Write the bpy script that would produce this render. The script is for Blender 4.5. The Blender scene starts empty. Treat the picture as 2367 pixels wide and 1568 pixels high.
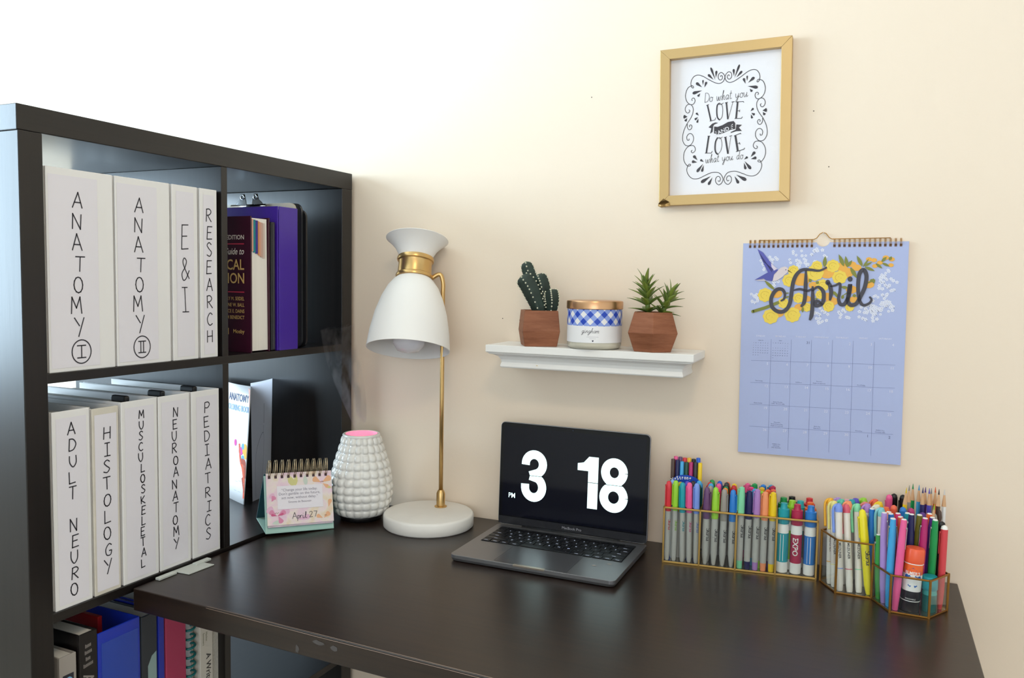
import bpy, bmesh, math, random
from mathutils import Matrix, Vector
random.seed(7)
scene = bpy.context.scene
COL = scene.collection
R = math.radians

# ------------------------------------------------------------------ camera
cam_data = bpy.data.cameras.new('camera'); cam = bpy.data.objects.new('camera', cam_data); COL.objects.link(cam)
YAW, PIT, ROL = -0.431485, -0.069103, 0.016175
fw = Vector((math.sin(YAW)*math.cos(PIT), math.cos(YAW)*math.cos(PIT), math.sin(PIT)))
rt = fw.cross(Vector((0, 0, 1))).normalized(); up = rt.cross(fw)
cx_ = rt*math.cos(ROL)+up*math.sin(ROL); cy_ = -rt*math.sin(ROL)+up*math.cos(ROL)
CAM = Vector((1.075417, -1.493092, 0.489059))
cam.matrix_world = Matrix(((cx_.x, cy_.x, -fw.x, CAM.x), (cx_.y, cy_.y, -fw.y, CAM.y), (cx_.z, cy_.z, -fw.z, CAM.z), (0, 0, 0, 1)))
cam_data.sensor_width = 36.0; cam_data.lens = 1891.112/2367*36.0
cam_data.clip_start = 0.02; cam_data.clip_end = 60
scene.camera = cam

# ------------------------------------------------------------------ world, daylight, exposure
scene.view_settings.view_transform = 'Standard'; scene.view_settings.look = 'None'
scene.view_settings.gamma = 1.0; scene.view_settings.use_curve_mapping = False
scene.view_settings.exposure = -0.04
scene.cycles.transparent_max_bounces = 32
world = bpy.data.worlds.new('world'); scene.world = world; world.use_nodes = True
wb = world.node_tree.nodes['Background']; wb.inputs[0].default_value = (0.62, 0.78, 1.0, 1); wb.inputs[1].default_value = 1.5

WA, WB = 0.010, 0.034               # back wall: y = WA + WB*x
PHI = math.atan(WB)
ROOM = Matrix.Translation((0, WA, 0)) @ Matrix.Rotation(PHI, 4, 'Z')   # room frame: x along back wall, y into it
def area(name, loc, direction, sx, sy, power, color):
    d = bpy.data.lights.new(name, 'AREA'); d.shape = 'RECTANGLE'; d.size = sx; d.size_y = sy; d.energy = power; d.color = color
    o = bpy.data.objects.new(name, d); COL.objects.link(o)
    o.location = ROOM @ Vector(loc); o.rotation_euler = (ROOM.to_3x3() @ Vector(direction)).to_track_quat('-Z', 'Y').to_euler()
    return o
XL, XR, YF, ZF, ZC = -1.75, 2.9, -3.7, -0.7335, 1.75
WIN1 = (-1.95, -0.40, 0.15, 1.50)     # left-wall window: y0,y1,z0,z1
WIN2 = (0.55, 2.45, 0.0, 1.4)       # unseen window added behind the camera for fill: x0,x1,z0,z1
area('daylight_window_side', (XL-0.02, (WIN1[0]+WIN1[1])/2, (WIN1[2]+WIN1[3])/2), (1, 0, 0), WIN1[1]-WIN1[0], WIN1[3]-WIN1[2], 128, (0.64, 0.84, 1.0))
area('fill_window_light', ((WIN2[0]+WIN2[1])/2, YF-0.02, (WIN2[2]+WIN2[3])/2), (0, 1, 0), WIN2[1]-WIN2[0], WIN2[3]-WIN2[2], 19, (1.0, 0.98, 0.97))  # added fill light, shining in from the unseen rear side

# ------------------------------------------------------------------ helpers
def s2l(c): return c/12.92 if c <= 0.04045 else ((c+0.055)/1.055)**2.4
def hx(h): h = h.lstrip('#'); return tuple(s2l(int(h[i:i+2], 16)/255) for i in (0, 2, 4))
MATS = {}
def mat(name, color, rough=0.5, metal=0.0, spec=0.5, emit=None, es=0.0, bump=0.0, bscale=80.0, vary=0.0, vscale=(10, 10, 10), trans=0.0, coat=0.0, sss=0.0):
    if name in MATS: return MATS[name]
    if isinstance(color, str): color = hx(color)
    m = bpy.data.materials.new(name); m.use_nodes = True; nt = m.node_tree; p = nt.nodes['Principled BSDF']
    p.inputs['Base Color'].default_value = (*color, 1); p.inputs['Roughness'].default_value = rough
    p.inputs['Metallic'].default_value = metal; p.inputs['Specular IOR Level'].default_value = spec
    p.inputs['Transmission Weight'].default_value = trans; p.inputs['Coat Weight'].default_value = coat
    if emit is not None:
        p.inputs['Emission Color'].default_value = (*(hx(emit) if isinstance(emit, str) else emit), 1); p.inputs['Emission Strength'].default_value = es
    if vary or bump:
        tc = nt.nodes.new('ShaderNodeTexCoord'); mp = nt.nodes.new('ShaderNodeMapping'); mp.inputs['Scale'].default_value = vscale
        nz = nt.nodes.new('ShaderNodeTexNoise'); nz.inputs['Scale'].default_value = 1.0 if vary else bscale; nz.inputs['Detail'].default_value = 5
        nt.links.new(tc.outputs['Object'], mp.inputs['Vector']); nt.links.new(mp.outputs[0], nz.inputs['Vector'])
    if vary:
        rp = nt.nodes.new('ShaderNodeValToRGB'); nt.links.new(nz.outputs['Fac'], rp.inputs['Fac'])
        rp.color_ramp.elements[0].position = 0.3; rp.color_ramp.elements[1].position = 0.7
        rp.color_ramp.elements[0].color = (*[c*(1-vary) for c in color], 1); rp.color_ramp.elements[1].color = (*[min(1, c*(1+vary)) for c in color], 1)
        nt.links.new(rp.outputs[0], p.inputs['Base Color'])
    if bump:
        n2 = nt.nodes.new('ShaderNodeTexNoise'); n2.inputs['Scale'].default_value = bscale; n2.inputs['Detail'].default_value = 4
        nt.links.new(mp.outputs[0] if vary else tc.outputs['Object'], n2.inputs['Vector'])
        b = nt.nodes.new('ShaderNodeBump'); b.inputs['Strength'].default_value = bump; b.inputs['Distance'].default_value = 0.002
        nt.links.new(n2.outputs['Fac'], b.inputs['Height']); nt.links.new(b.outputs[0], p.inputs['Normal'])
    MATS[name] = m; return m

def glassmat(name, tint=(1, 1, 1), gloss=0.12, rough=0.02):
    if name in MATS: return MATS[name]
    m = bpy.data.materials.new(name); m.use_nodes = True; nt = m.node_tree; nt.nodes.clear()
    o = nt.nodes.new('ShaderNodeOutputMaterial'); mx = nt.nodes.new('ShaderNodeMixShader'); t = nt.nodes.new('ShaderNodeBsdfTransparent')
    g = nt.nodes.new('ShaderNodeBsdfGlossy'); fr = nt.nodes.new('ShaderNodeFresnel'); fr.inputs[0].default_value = 1.35
    ge = nt.nodes.new('ShaderNodeNewGeometry'); io = nt.nodes.new('ShaderNodeMapRange'); io.inputs[3].default_value = 1.35; io.inputs[4].default_value = 1/1.35; nt.links.new(ge.outputs['Backfacing'], io.inputs[0]); nt.links.new(io.outputs[0], fr.inputs[0])
    ml = nt.nodes.new('ShaderNodeMath'); ml.operation = 'MULTIPLY'; ml.inputs[1].default_value = gloss/0.12
    t.inputs[0].default_value = (*tint, 1); g.inputs['Roughness'].default_value = rough
    nt.links.new(fr.outputs[0], ml.inputs[0]); nt.links.new(ml.outputs[0], mx.inputs[0])
    nt.links.new(t.outputs[0], mx.inputs[1]); nt.links.new(g.outputs[0], mx.inputs[2]); nt.links.new(mx.outputs[0], o.inputs[0])
    MATS[name] = m; return m

def crom(pts, n=5, closed=False):
    if len(pts) < 3: return [Vector(p) for p in pts]
    P = [Vector(p) for p in pts]; out = []; N = len(P)
    for i in range(N if closed else N-1):
        if closed: a, b, c, d = P[i-1], P[i], P[(i+1) % N], P[(i+2) % N]
        else: a, b, c, d = P[max(i-1, 0)], P[i], P[i+1], P[min(i+2, N-1)]
        for k in range(n):
            t = k/n
            out.append(0.5*((2*b)+(c-a)*t+(2*a-5*b+4*c-d)*t*t+(3*b-a-3*c+d)*t**3))
    if not closed: out.append(P[-1])
    return out

class MB:
    def __init__(s): s.v = []; s.f = []; s.uv = None
    def add(s, vs, fs, M=None):
        o = len(s.v)
        s.v += [tuple(M @ Vector(p)) if M else tuple(p) for p in vs]; s.f += [tuple(i+o for i in f) for f in fs]; return s
    def box(s, x0, x1, y0, y1, z0, z1, M=None):
        v = [(x, y, z) for z in (z0, z1) for y in (y0, y1) for x in (x0, x1)]
        return s.add(v, [(0, 2, 3, 1), (4, 5, 7, 6), (0, 1, 5, 4), (2, 6, 7, 3), (0, 4, 6, 2), (1, 3, 7, 5)], M)
    def lathe(s, prof, n=24, M=None, cap0=True, cap1=True, rot=0.0):
        vs = []; fs = []; m = len(prof)
        for r, z in prof:
            for k in range(n): a = rot+2*math.pi*k/n; vs.append((r*math.cos(a), r*math.sin(a), z))
        for i in range(m-1):
            for k in range(n): k2 = (k+1) % n; fs.append((i*n+k, i*n+k2, (i+1)*n+k2, (i+1)*n+k))
        if cap0: fs.append(tuple(range(n-1, -1, -1)))
        if cap1: fs.append(tuple((m-1)*n+k for k in range(n)))
        return s.add(vs, fs, M)
    def tube(s, pts, r, n=8, closed=False, M=None, caps=True):
        P = [Vector(p) for p in pts]; N = len(P); vs = []; fs = []; T = []
        for i in range(N):
            if closed: t = P[(i+1) % N]-P[i-1]
            else: t = P[min(i+1, N-1)]-P[max(i-1, 0)]
            T.append(t.normalized())
        a = Vector((0, 0, 1)) if abs(T[0].z) < 0.9 else Vector((1, 0, 0))
        u = T[0].cross(a).normalized()
        for i in range(N):
            u = (u-T[i]*u.dot(T[i])).normalized(); w = T[i].cross(u); rr = r[i] if isinstance(r, (list, tuple)) else r
            for k in range(n): an = 2*math.pi*k/n; vs.append(P[i]+(u*math.cos(an)+w*math.sin(an))*rr)
        for i in range(N if closed else N-1):
            j = (i+1) % N
            for k in range(n): k2 = (k+1) % n; fs.append((i*n+k, i*n+k2, j*n+k2, j*n+k))
        if caps and not closed: fs.append(tuple(range(n-1, -1, -1))); fs.append(tuple((N-1)*n+k for k in range(n)))
        return s.add(vs, fs, M)
    def loops(s, L, M=None, cap=True):
        n = len(L[0]); vs = [p for l in L for p in l]; fs = []
        for i in range(len(L)-1):
            for k in range(n): k2 = (k+1) % n; fs.append((i*n+k, i*n+k2, (i+1)*n+k2, (i+1)*n+k))
        if cap: fs.append(tuple(range(n-1, -1, -1))); fs.append(tuple((len(L)-1)*n+k for k in range(n)))
        return s.add(vs, fs, M)
    def prism(s, poly, a, b, fn):
        return s.loops([[fn(p[0], p[1], a) for p in poly], [fn(p[0], p[1], b) for p in poly]])
    def build(s, name, m, parent=None, smooth=False, bevel=0.0, seg=2, solid=0.0, sub=0, angle=None):
        me = bpy.data.meshes.new(name); me.from_pydata(s.v, [], s.f); me.update()
        bm = bmesh.new(); bm.from_mesh(me); bmesh.ops.recalc_face_normals(bm, faces=bm.faces); bm.to_mesh(me); bm.free()
        o = bpy.data.objects.new(name, me); COL.objects.link(o)
        if m: me.materials.append(m)
        if parent: o.parent = parent
        if smooth:
            me.polygons.foreach_set('use_smooth', [True]*len(me.polygons))
            if angle is not None:
                try: me.set_sharp_from_angle(angle=R(angle))
                except Exception: pass
        if solid: md = o.modifiers.new('thick', 'SOLIDIFY'); md.thickness = solid; md.offset = 0
        if bevel: md = o.modifiers.new('bevel', 'BEVEL'); md.width = bevel; md.segments = seg; md.limit_method = 'ANGLE'; md.angle_limit = R(40)
        if sub: md = o.modifiers.new('sub', 'SUBSURF'); md.levels = sub; md.render_levels = sub
        return o

_tc = {}
def textgeo(body, bold=0.0, shear=0.0, res=3):
    key = (body, bold, shear, res)
    if key in _tc: return _tc[key]
    cu = bpy.data.curves.new('t', 'FONT'); cu.body = body; cu.size = 1.0; cu.resolution_u = res; cu.offset = bold; cu.shear = shear
    cu.fill_mode = 'FRONT' if hasattr(cu, 'fill_mode') else cu.fill_mode
    ob = bpy.data.objects.new('t', cu); COL.objects.link(ob)
    dg = bpy.context.evaluated_depsgraph_get(); me = bpy.data.meshes.new_from_object(ob.evaluated_get(dg))
    vs = [(v.co.x, v.co.y) for v in me.vertices]; fs = [tuple(p.vertices) for p in me.polygons]
    bpy.data.objects.remove(ob); bpy.data.curves.remove(cu); bpy.data.meshes.remove(me)
    xs = [v[0] for v in vs] or [0]; _tc[key] = (vs, fs, min(xs), max(xs)); return _tc[key]

class Art:                                           # flat print: polygons in (u,v)
    def __init__(s): s.v = []; s.f = []
    def add(s, vs, fs): o = len(s.v); s.v += [(p[0], p[1]) for p in vs]; s.f += [tuple(i+o for i in f) for f in fs]; return s
    def poly(s, pts): return s.add(pts, [tuple(range(len(pts)))])
    def rect(s, x0, y0, x1, y1): return s.poly([(x0, y0), (x1, y0), (x1, y1), (x0, y1)])
    def disc(s, x, y, r, n=12, ry=None): return s.poly([(x+r*math.cos(2*math.pi*k/n), y+(ry or r)*math.sin(2*math.pi*k/n)) for k in range(n)])
    def ring(s, x, y, r, w, n=28, ry=None): return s.ribbon([(x+r*math.cos(2*math.pi*k/n), y+(ry or r)*math.sin(2*math.pi*k/n)) for k in range(n+1)], w)
    def ribbon(s, pts, w, smooth=False, taper=None, n=5):
        P = crom([(*p, 0) for p in pts], n) if smooth else [Vector((*p, 0)) for p in pts]
        if not smooth and len(P) > 2 and any((P[i]-P[i-1]).angle(P[i+1]-P[i], 0) > 0.7 for i in range(1, len(P)-1)):
            for i in range(len(P)-1):
                d = (P[i+1]-P[i]).normalized()*w*.45; q0 = P[i]-(d if i else d*0); q1 = P[i+1]+(d if i < len(P)-2 else d*0); s.ribbon([(q0.x, q0.y), (q1.x, q1.y)], w)
            return s
        N = len(P); vs = []
        for i in range(N):
            t = (P[min(i+1, N-1)]-P[max(i-1, 0)]); t = t.normalized() if t.length > 0 else Vector((1, 0, 0)); nn = Vector((-t.y, t.x, 0))
            k = w/2
            if taper: f = i/(N-1); k *= taper[0]+(1-taper[0])*min(1, f*4) if f < 0.5 else taper[1]+(1-taper[1])*min(1, (1-f)*4)
            vs += [P[i]+nn*k, P[i]-nn*k]
        return s.add(vs, [(2*i, 2*i+1, 2*i+3, 2*i+2) for i in range(N-1)])
    def drop(s, x0, y0, x1, y1, w):
        a = Vector((x0, y0)); b = Vector((x1, y1)); d = b-a; L = d.length; d /= L; nn = Vector((-d.y, d.x)); w = min(w, L*0.9)
        prof = [(0.0, 0.0), (0.25, 0.16), (0.5, 0.32), (0.72, 0.48), (0.86, 0.46), (0.96, 0.28), (1.0, 0.0)]
        L1 = [a+d*L*t+nn*w*k for t, k in prof]; L2 = [a+d*L*t-nn*w*k for t, k in prof[1:-1]][::-1]
        return s.poly(L1+L2)
    def leaf(s, x0, y0, x1, y1, w):
        a = Vector((x0, y0)); b = Vector((x1, y1)); d = b-a; L = d.length; d /= L; nn = Vector((-d.y, d.x))
        prof = [(0, .1), (.2, .38), (.45, .5), (.7, .36), (.9, .12), (1, 0)]
        return s.poly([a+d*L*t+nn*w*k for t, k in prof]+[a+d*L*t-nn*w*k for t, k in prof[:-1]][::-1])
    def text(s, body, size, x, y, align='C', sx=1.0, bold=0.0, shear=0.0, rot=0.0, res=3):
        vs, fs, a, b = textgeo(body, bold, shear, res); off = {'L': a, 'C': (a+b)/2, 'R': b}[align]; c, sn = math.cos(rot), math.sin(rot); out = []
        for p in vs:
            px, py = (p[0]-off)*size*sx, p[1]*size; out.append((x+px*c-py*sn, y+px*sn+py*c))
        return s.add(out, fs)
    def script(s, body, x, y, h, w, pen, gap=0.12, rot=0.0, slant=0.0):
        c, sn = math.cos(rot), math.sin(rot); cur = 0.0
        for ch in body:
            if ch == ' ': cur += 0.45; continue
            G = GLYPH.get(ch)
            if not G: continue
            mx = max(p[0] for st in G for p in st[1])
            for sm, pts in G:
                q = [((cur+p[0]+p[1]*slant)*w, p[1]*h) for p in pts]
                s.ribbon([(x+a*c-b*sn, y+a*sn+b*c) for a, b in q], pen, smooth=bool(sm), n=4)
            cur += mx+gap
        return cur*w
    def build(s, name, m, parent, fn, split=False, jitter=0.0):
        if split:
            for k, f in enumerate(s.f):
                q = Art(); q.poly([s.v[i] for i in f]); q.build(name, m, parent, lambda u, v, k=k: tuple(Vector(fn(u, v))+Vector((0, -4e-6*k, 0))))
            return
        b = MB(); b.v = [tuple(fn(u, v)) for u, v in s.v]; b.f = s.f
        if jitter:
            for k, f in enumerate(s.f):
                for i in f: p = b.v[i]; b.v[i] = (p[0], p[1]-jitter*k, p[2])
        me = bpy.data.meshes.new(name); me.from_pydata(b.v, [], b.f); me.update(); me.materials.append(m)
        o = bpy.data.objects.new(name, me); COL.objects.link(o); o.parent = parent; return o

def el(cx, cy, rx, ry, a0=90, a1=450, n=12): return [(cx+rx*math.cos(R(a0+(a1-a0)*k/n)), cy+ry*math.sin(R(a0+(a1-a0)*k/n))) for k in range(n+1)]
GLYPH = {
 'A': [(0, [(0, 0), (.35, 1), (.7, 0)]), (0, [(.12, .36), (.6, .36)])], 'N': [(0, [(.02, 0), (.03, 1), (.58, .02), (.62, 1)])],
 'T': [(0, [(0, 1), (.7, 1)]), (0, [(.35, 1), (.36, 0)])], 'O': [(0, el(.33, .5, .31, .5))], 'M': [(0, [(0, 0), (.08, 1), (.37, .35), (.65, 1), (.74, 0)])],
 'Y': [(0, [(0, 1), (.36, .5)]), (0, [(.7, 1), (.25, -.12)])], 'E': [(0, [(.6, 1), (.05, .98), (.03, 0), (.62, .03)]), (0, [(.03, .52), (.5, .54)])],
 'I': [(0, [(.1, 1), (.6, 1)]), (0, [(.35, 1), (.35, 0)]), (0, [(.06, 0), (.64, 0)])],
 '&': [(1, [(.72, .08), (.2, .72), (.28, .98), (.48, .85), (.35, .58), (.08, .3), (.2, .02), (.45, .1), (.72, .45)])],
 'R': [(0, [(.05, 0), (.08, 1)]), (1, [(.02, .96), (.4, 1), (.6, .78), (.4, .55), (.1, .5)]), (0, [(.2, .5), (.65, 0)])],
 'S': [(1, [(.6, .85), (.35, 1), (.1, .8), (.3, .55), (.58, .3), (.35, .02), (.02, .12)])],
 'C': [(1, [(.62, .85), (.35, 1), (.06, .65), (.08, .25), (.35, 0), (.65, .15)])], 'H': [(0, [(.03, 0), (.03, 1)]), (0, [(.6, 1), (.62, 0)]), (0, [(.03, .5), (.6, .52)])],
 'D': [(0, [(.05, 0), (.05, 1)]), (1, [(0, 1), (.4, .95), (.65, .55), (.45, .1), (.02, 0)])], 'U': [(1, [(.03, 1), (.03, .4), (.3, 0), (.6, .35), (.62, 1)])],
 'L': [(0, [(.08, 1), (.06, 0), (.62, .05)])], 'G': [(1, [(.6, .85), (.35, 1), (.06, .6), (.15, .1), (.5, .05), (.6, .4)]), (0, [(.35, .42), (.62, .42)])],
 'K': [(0, [(.05, 0), (.05, 1)]), (0, [(.6, 1), (.08, .45), (.65, 0)])], 'P': [(0, [(.05, 0), (.06, 1)]), (1, [(.04, .98), (.45, 1), (.62, .75), (.4, .48), (.06, .5)])],
 'o': [(1, el(.22, .25, .2, .25, 90, 450, 8)), (1, [(.22, .5), (.35, .42), (.5, .46)])], 'w': [(1, [(0, .5), (.06, .1), (.2, .02), (.32, .45), (.34, .1), (.48, .02), (.6, .45), (.7, .42)])],
 'h': [(1, [(0, 0), (.1, .6), (.2, 1), (.12, .95), (.06, .3), (.04, 0)]), (1, [(.05, .15), (.22, .5), (.32, .4), (.3, .05), (.45, .05)])],
 'a': [(1, [(.4, .42), (.22, .5), (.03, .25), (.18, 0), (.36, .2), (.42, .48)]), (1, [(.42, .48), (.38, .1), (.5, .02)])],
 't': [(1, [(.18, .9), (.1, .3), (.14, .02), (.34, .1)]), (0, [(0, .6), (.32, .62)])], 'y': [(1, [(0, .5), (.05, .15), (.2, .03), (.38, .3)]), (1, [(.42, .5), (.36, 0), (.2, -.42), (.1, -.3), (.3, -.05), (.55, .2)])],
 'u': [(1, [(0, .5), (.04, .12), (.18, .02), (.36, .3)]), (1, [(.4, .5), (.36, .1), (.46, .02), (.58, .15)])],
 'd': [(1, [(.4, .42), (.22, .5), (.03, .25), (.18, 0), (.36, .2)]), (1, [(.46, 1), (.4, .5), (.38, .08), (.52, .04)])],
 'g': [(1, [(.4, .42), (.22, .5), (.03, .25), (.18, .02), (.36, .2), (.42, .5)]), (1, [(.42, .5), (.34, -.2), (.16, -.45), (.1, -.3), (.5, .1)])],
 'i': [(1, [(.05, .5), (.05, .1), (.2, .02), (.3, .15)]), (0, [(.07, .72), (.09, .78)])], 'n': [(1, [(0, .5), (.03, 0)]), (1, [(.03, .2), (.2, .5), (.32, .4), (.3, .05), (.45, .08)])],
 'm': [(1, [(0, .5), (.03, 0)]), (1, [(.03, .2), (.18, .5), (.26, .4), (.26, 0)]), (1, [(.26, .2), (.42, .5), (.52, .4), (.5, .05), (.65, .08)])],
 'p': [(1, [(.05, .5), (.0, -.4)]), (1, [(.04, .3), (.2, .5), (.36, .3), (.2, .02), (.03, .12)])], 'r': [(1, [(0, .5), (.03, 0)]), (1, [(.03, .25), (.15, .48), (.3, .46)])],
 'l': [(1, [(.0, .1), (.2, .7), (.2, 1), (.1, .9), (.06, .2), (.18, .02), (.32, .12)])], 's': [(1, [(.3, .42), (.15, .5), (.06, .38), (.26, .2), (.16, .02), (0, .08)])],
 'e': [(1, [(.03, .22), (.3, .3), (.2, .5), (.03, .28), (.12, .02), (.36, .12)])], '2': [(1, [(.02, .8), (.25, 1), (.45, .78), (.2, .3), (0, 0)]), (0, [(0, 0), (.5, .03)])], '7': [(0, [(0, 1), (.5, .98), (.2, 0)])],
 'b': [(1, [(.05, 1), (.03, .05)]), (1, [(.03, .3), (.2, .5), (.36, .25), (.18, 0), (.03, .1)])],
}

def link_props(o, label=None, cat=None, group=None, kind=None):
    if label: o['label'] = label
    if cat: o['category'] = cat
    if group: o['group'] = group
    if kind: o['kind'] = kind
    return o
def thing(name, label, cat, loc=(0, 0, 0), rot=None, group=None, M=None):
    o = bpy.data.objects.new(name, None); COL.objects.link(o); o.empty_display_size = 0.02
    if M is not None: o.matrix_world = M
    else: o.location = loc; o.rotation_euler = rot or (0, 0, 0)
    return link_props(o, label, cat, group)
def struct(o): o['kind'] = 'structure'; return o
def wallpt(x, z, off=0.0): return Vector((x, WA+WB*x-off, z))
def frontmap(eps): return lambda u, v: (u, -eps, v)

# ------------------------------------------------------------------ materials
def woodmat(name, c0, c1, rough, scale, spec=0.5, bump=0.06):
    m = bpy.data.materials.new(name); m.use_nodes = True; nt = m.node_tree; p = nt.nodes['Principled BSDF']
    tc = nt.nodes.new('ShaderNodeTexCoord'); mp = nt.nodes.new('ShaderNodeMapping'); mp.inputs['Scale'].default_value = scale
    nz = nt.nodes.new('ShaderNodeTexNoise'); nz.inputs['Scale'].default_value = 1; nz.inputs['Detail'].default_value = 8; nz.inputs['Roughness'].default_value = 0.65
    rp = nt.nodes.new('ShaderNodeValToRGB'); rp.color_ramp.elements[0].position = .32; rp.color_ramp.elements[1].position = .7
    rp.color_ramp.elements[0].color = (*hx(c0), 1); rp.color_ramp.elements[1].color = (*hx(c1), 1)
    b = nt.nodes.new('ShaderNodeBump'); b.inputs['Strength'].default_value = bump; b.inputs['Distance'].default_value = 0.001
    L = nt.links.new
    L(tc.outputs['Object'], mp.inputs[0]); L(mp.outputs[0], nz.inputs[0]); L(nz.outputs['Fac'], rp.inputs[0]); L(rp.outputs[0], p.inputs['Base Color'])
    L(nz.outputs['Fac'], b.inputs['Height']); L(b.outputs[0], p.inputs['Normal'])
    p.inputs['Roughness'].default_value = rough; p.inputs['Specular IOR Level'].default_value = spec
    MATS[name] = m; return m
M_WALL = mat('cream_wall_paint', '#f0dfca', rough=0.62, bump=0.08, bscale=140)
M_ROOM = mat('room_paint', '#eeeae4', rough=0.8)
M_CEIL = mat('ceiling_paint', '#f4f1ea', rough=0.9)
M_FLOOR = woodmat('floor_boards', '#8f8272', '#a79a89', 0.6, (2, 24, 2))
M_TRIM = mat('white_trim_paint', '#f2f1ec', rough=0.45)
M_BLACKV = woodmat('blackbrown_veneer_vertical', '#0c0908', '#1a1413', 0.33, (130, 130, 3.5), spec=0.55)
M_BLACKH = woodmat('blackbrown_veneer_horizontal', '#0c0908', '#1a1413', 0.31, (130, 4, 130), spec=0.55)
M_DESK = woodmat('blackbrown_desk', '#1b120e', '#2c1f17', 0.31, (4, 120, 120), spec=0.55, bump=0.04)
M_BRASS = mat('brushed_brass', '#d2ae74', rough=0.30, metal=1.0)
M_GOLD = mat('gold_metal', '#c8a25c', rough=0.35, metal=1.0)
M_WHITE = mat('white_enamel', '#f3f1ee', rough=0.42)
M_BINDER = mat('white_vinyl', '#ebeae9', rough=0.42)
M_LABEL = mat('label_paper', '#e6e3ea', rough=0.6)
M_PAPER = mat('paper', '#eeeae2', rough=0.8)
M_INK = mat('pencil_ink', '#34323a', rough=0.7)
M_BLK = mat('black_plastic', '#101012', rough=0.4)
M_CHROME = mat('chrome', '#d8dce0', rough=0.12, metal=1.0)
M_WHITEP = mat('white_plastic', '#f4f2ee', rough=0.4)
def sheetmat(name, col, tr=.5):
    m = bpy.data.materials.new(name); m.use_nodes = True; nt = m.node_tree; nt.nodes.clear(); o = nt.nodes.new('ShaderNodeOutputMaterial'); mx = nt.nodes.new('ShaderNodeMixShader'); mx.inputs[0].default_value = tr
    d = nt.nodes.new('ShaderNodeBsdfDiffuse'); t = nt.nodes.new('ShaderNodeBsdfTranslucent')
    for q in (d, t): q.inputs[0].default_value = (*hx(col), 1)
    nt.links.new(d.outputs[0], mx.inputs[1]); nt.links.new(t.outputs[0], mx.inputs[2]); nt.links.new(mx.outputs[0], o.inputs[0]); MATS[name] = m; return m
M_GLASS = glassmat('clear_glass', (0.97, 0.985, 0.98))

# ------------------------------------------------------------------ room shell
def shell(name, boxes, m):
    b = MB()
    for q in boxes: b.box(*q, M=ROOM)
    return struct(b.build(name, m))
wall_back = shell('wall_back', [(XL-0.12, XR+0.12, 0, 0.12, ZF, ZC)], M_WALL)
y0, y1, z0, z1 = WIN1
shell('wall_left', [(XL-.12, XL, YF, y0, ZF, ZC), (XL-.12, XL, y1, 0, ZF, ZC), (XL-.12, XL, y0, y1, ZF, z0), (XL-.12, XL, y0, y1, z1, ZC)], M_ROOM)
x0, x1, z2, z3 = WIN2
shell('wall_front', [(XL, x0, YF-.12, YF, ZF, ZC), (x1, XR, YF-.12, YF, ZF, ZC), (x0, x1, YF-.12, YF, ZF, z2), (x0, x1, YF-.12, YF, z3, ZC)], M_ROOM)
shell('wall_right', [(XR, XR+.12, YF-.12, 0, ZF, ZC)], M_ROOM)
shell('floor', [(XL-.12, XR+.12, YF-.12, .12, ZF-.1, ZF)], M_FLOOR)
shell('ceiling', [(XL-.12, XR+.12, YF-.12, .12, ZC, ZC+.1)], M_CEIL)
def window(name, fr, gl):
    root = thing(name, None, None); root['kind'] = 'structure'
    for n_, q in fr:
        MB().box(*q, M=ROOM).build(n_, M_TRIM, root, bevel=.003)
    for q in gl: MB().box(*q, M=ROOM).build('pane', M_GLASS, root)
t = .05
ym = (y0+y1)/2; zm = (z0+z1)/2
window('window_1', [('jamb', (XL-.1, XL+.01, y0, y0+t, z0, z1)), ('jamb', (XL-.1, XL+.01, y1-t, y1, z0, z1)), ('sill', (XL-.1, XL+.05, y0-.03, y1+.03, z0-.03, z0+.02)), ('head', (XL-.1, XL+.01, y0, y1, z1-t, z1)), ('mullion', (XL-.09, XL-.04, ym-.02, ym+.02, z0, z1))],
       [(XL-.07, XL-.065, y0+t, ym-.02, z0+.02, z1-t), (XL-.07, XL-.065, ym+.02, y1-t, z0+.02, z1-t)])
xm = (x0+x1)/2  # rear window frame, out of view, built around the added fill
window('fill_window', [('jamb', (x0, x0+t, YF-.1, YF+.01, z2, z3)), ('jamb', (x1-t, x1, YF-.1, YF+.01, z2, z3)), ('sill', (x0-.03, x1+.03, YF-.1, YF+.05, z2-.03, z2+.02)), ('head', (x0, x1, YF-.1, YF+.01, z3-t, z3)), ('mullion', (xm-.02, xm+.02, YF-.09, YF-.04, z2, z3))],
       [(x0+t, xm-.02, YF-.07, YF-.065, z2+.02, z3-t), (xm+.02, x1-t, YF-.07, YF-.065, z2+.02, z3-t)])
MB().box(XL, XR, -.014, 0, ZF, ZF+.09, M=ROOM).build('baseboard_back', M_TRIM, bevel=.004)['kind'] = 'structure'
# small nail holes in the wall
for px, pz in ((.9405, .7957), (.969, .6985), (.356, .415), (.394, .4126), (.536, .848)):
    MB().lathe([(.0011, -.0004), (.0011, .0002)], 8, Matrix.Translation(wallpt(px, pz)) @ Matrix.Rotation(PHI, 4, 'Z') @ Matrix.Rotation(R(90), 4, 'X')).build('nail_hole', mat('hole_dark', '#5b4c3d'), wall_back)
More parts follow.
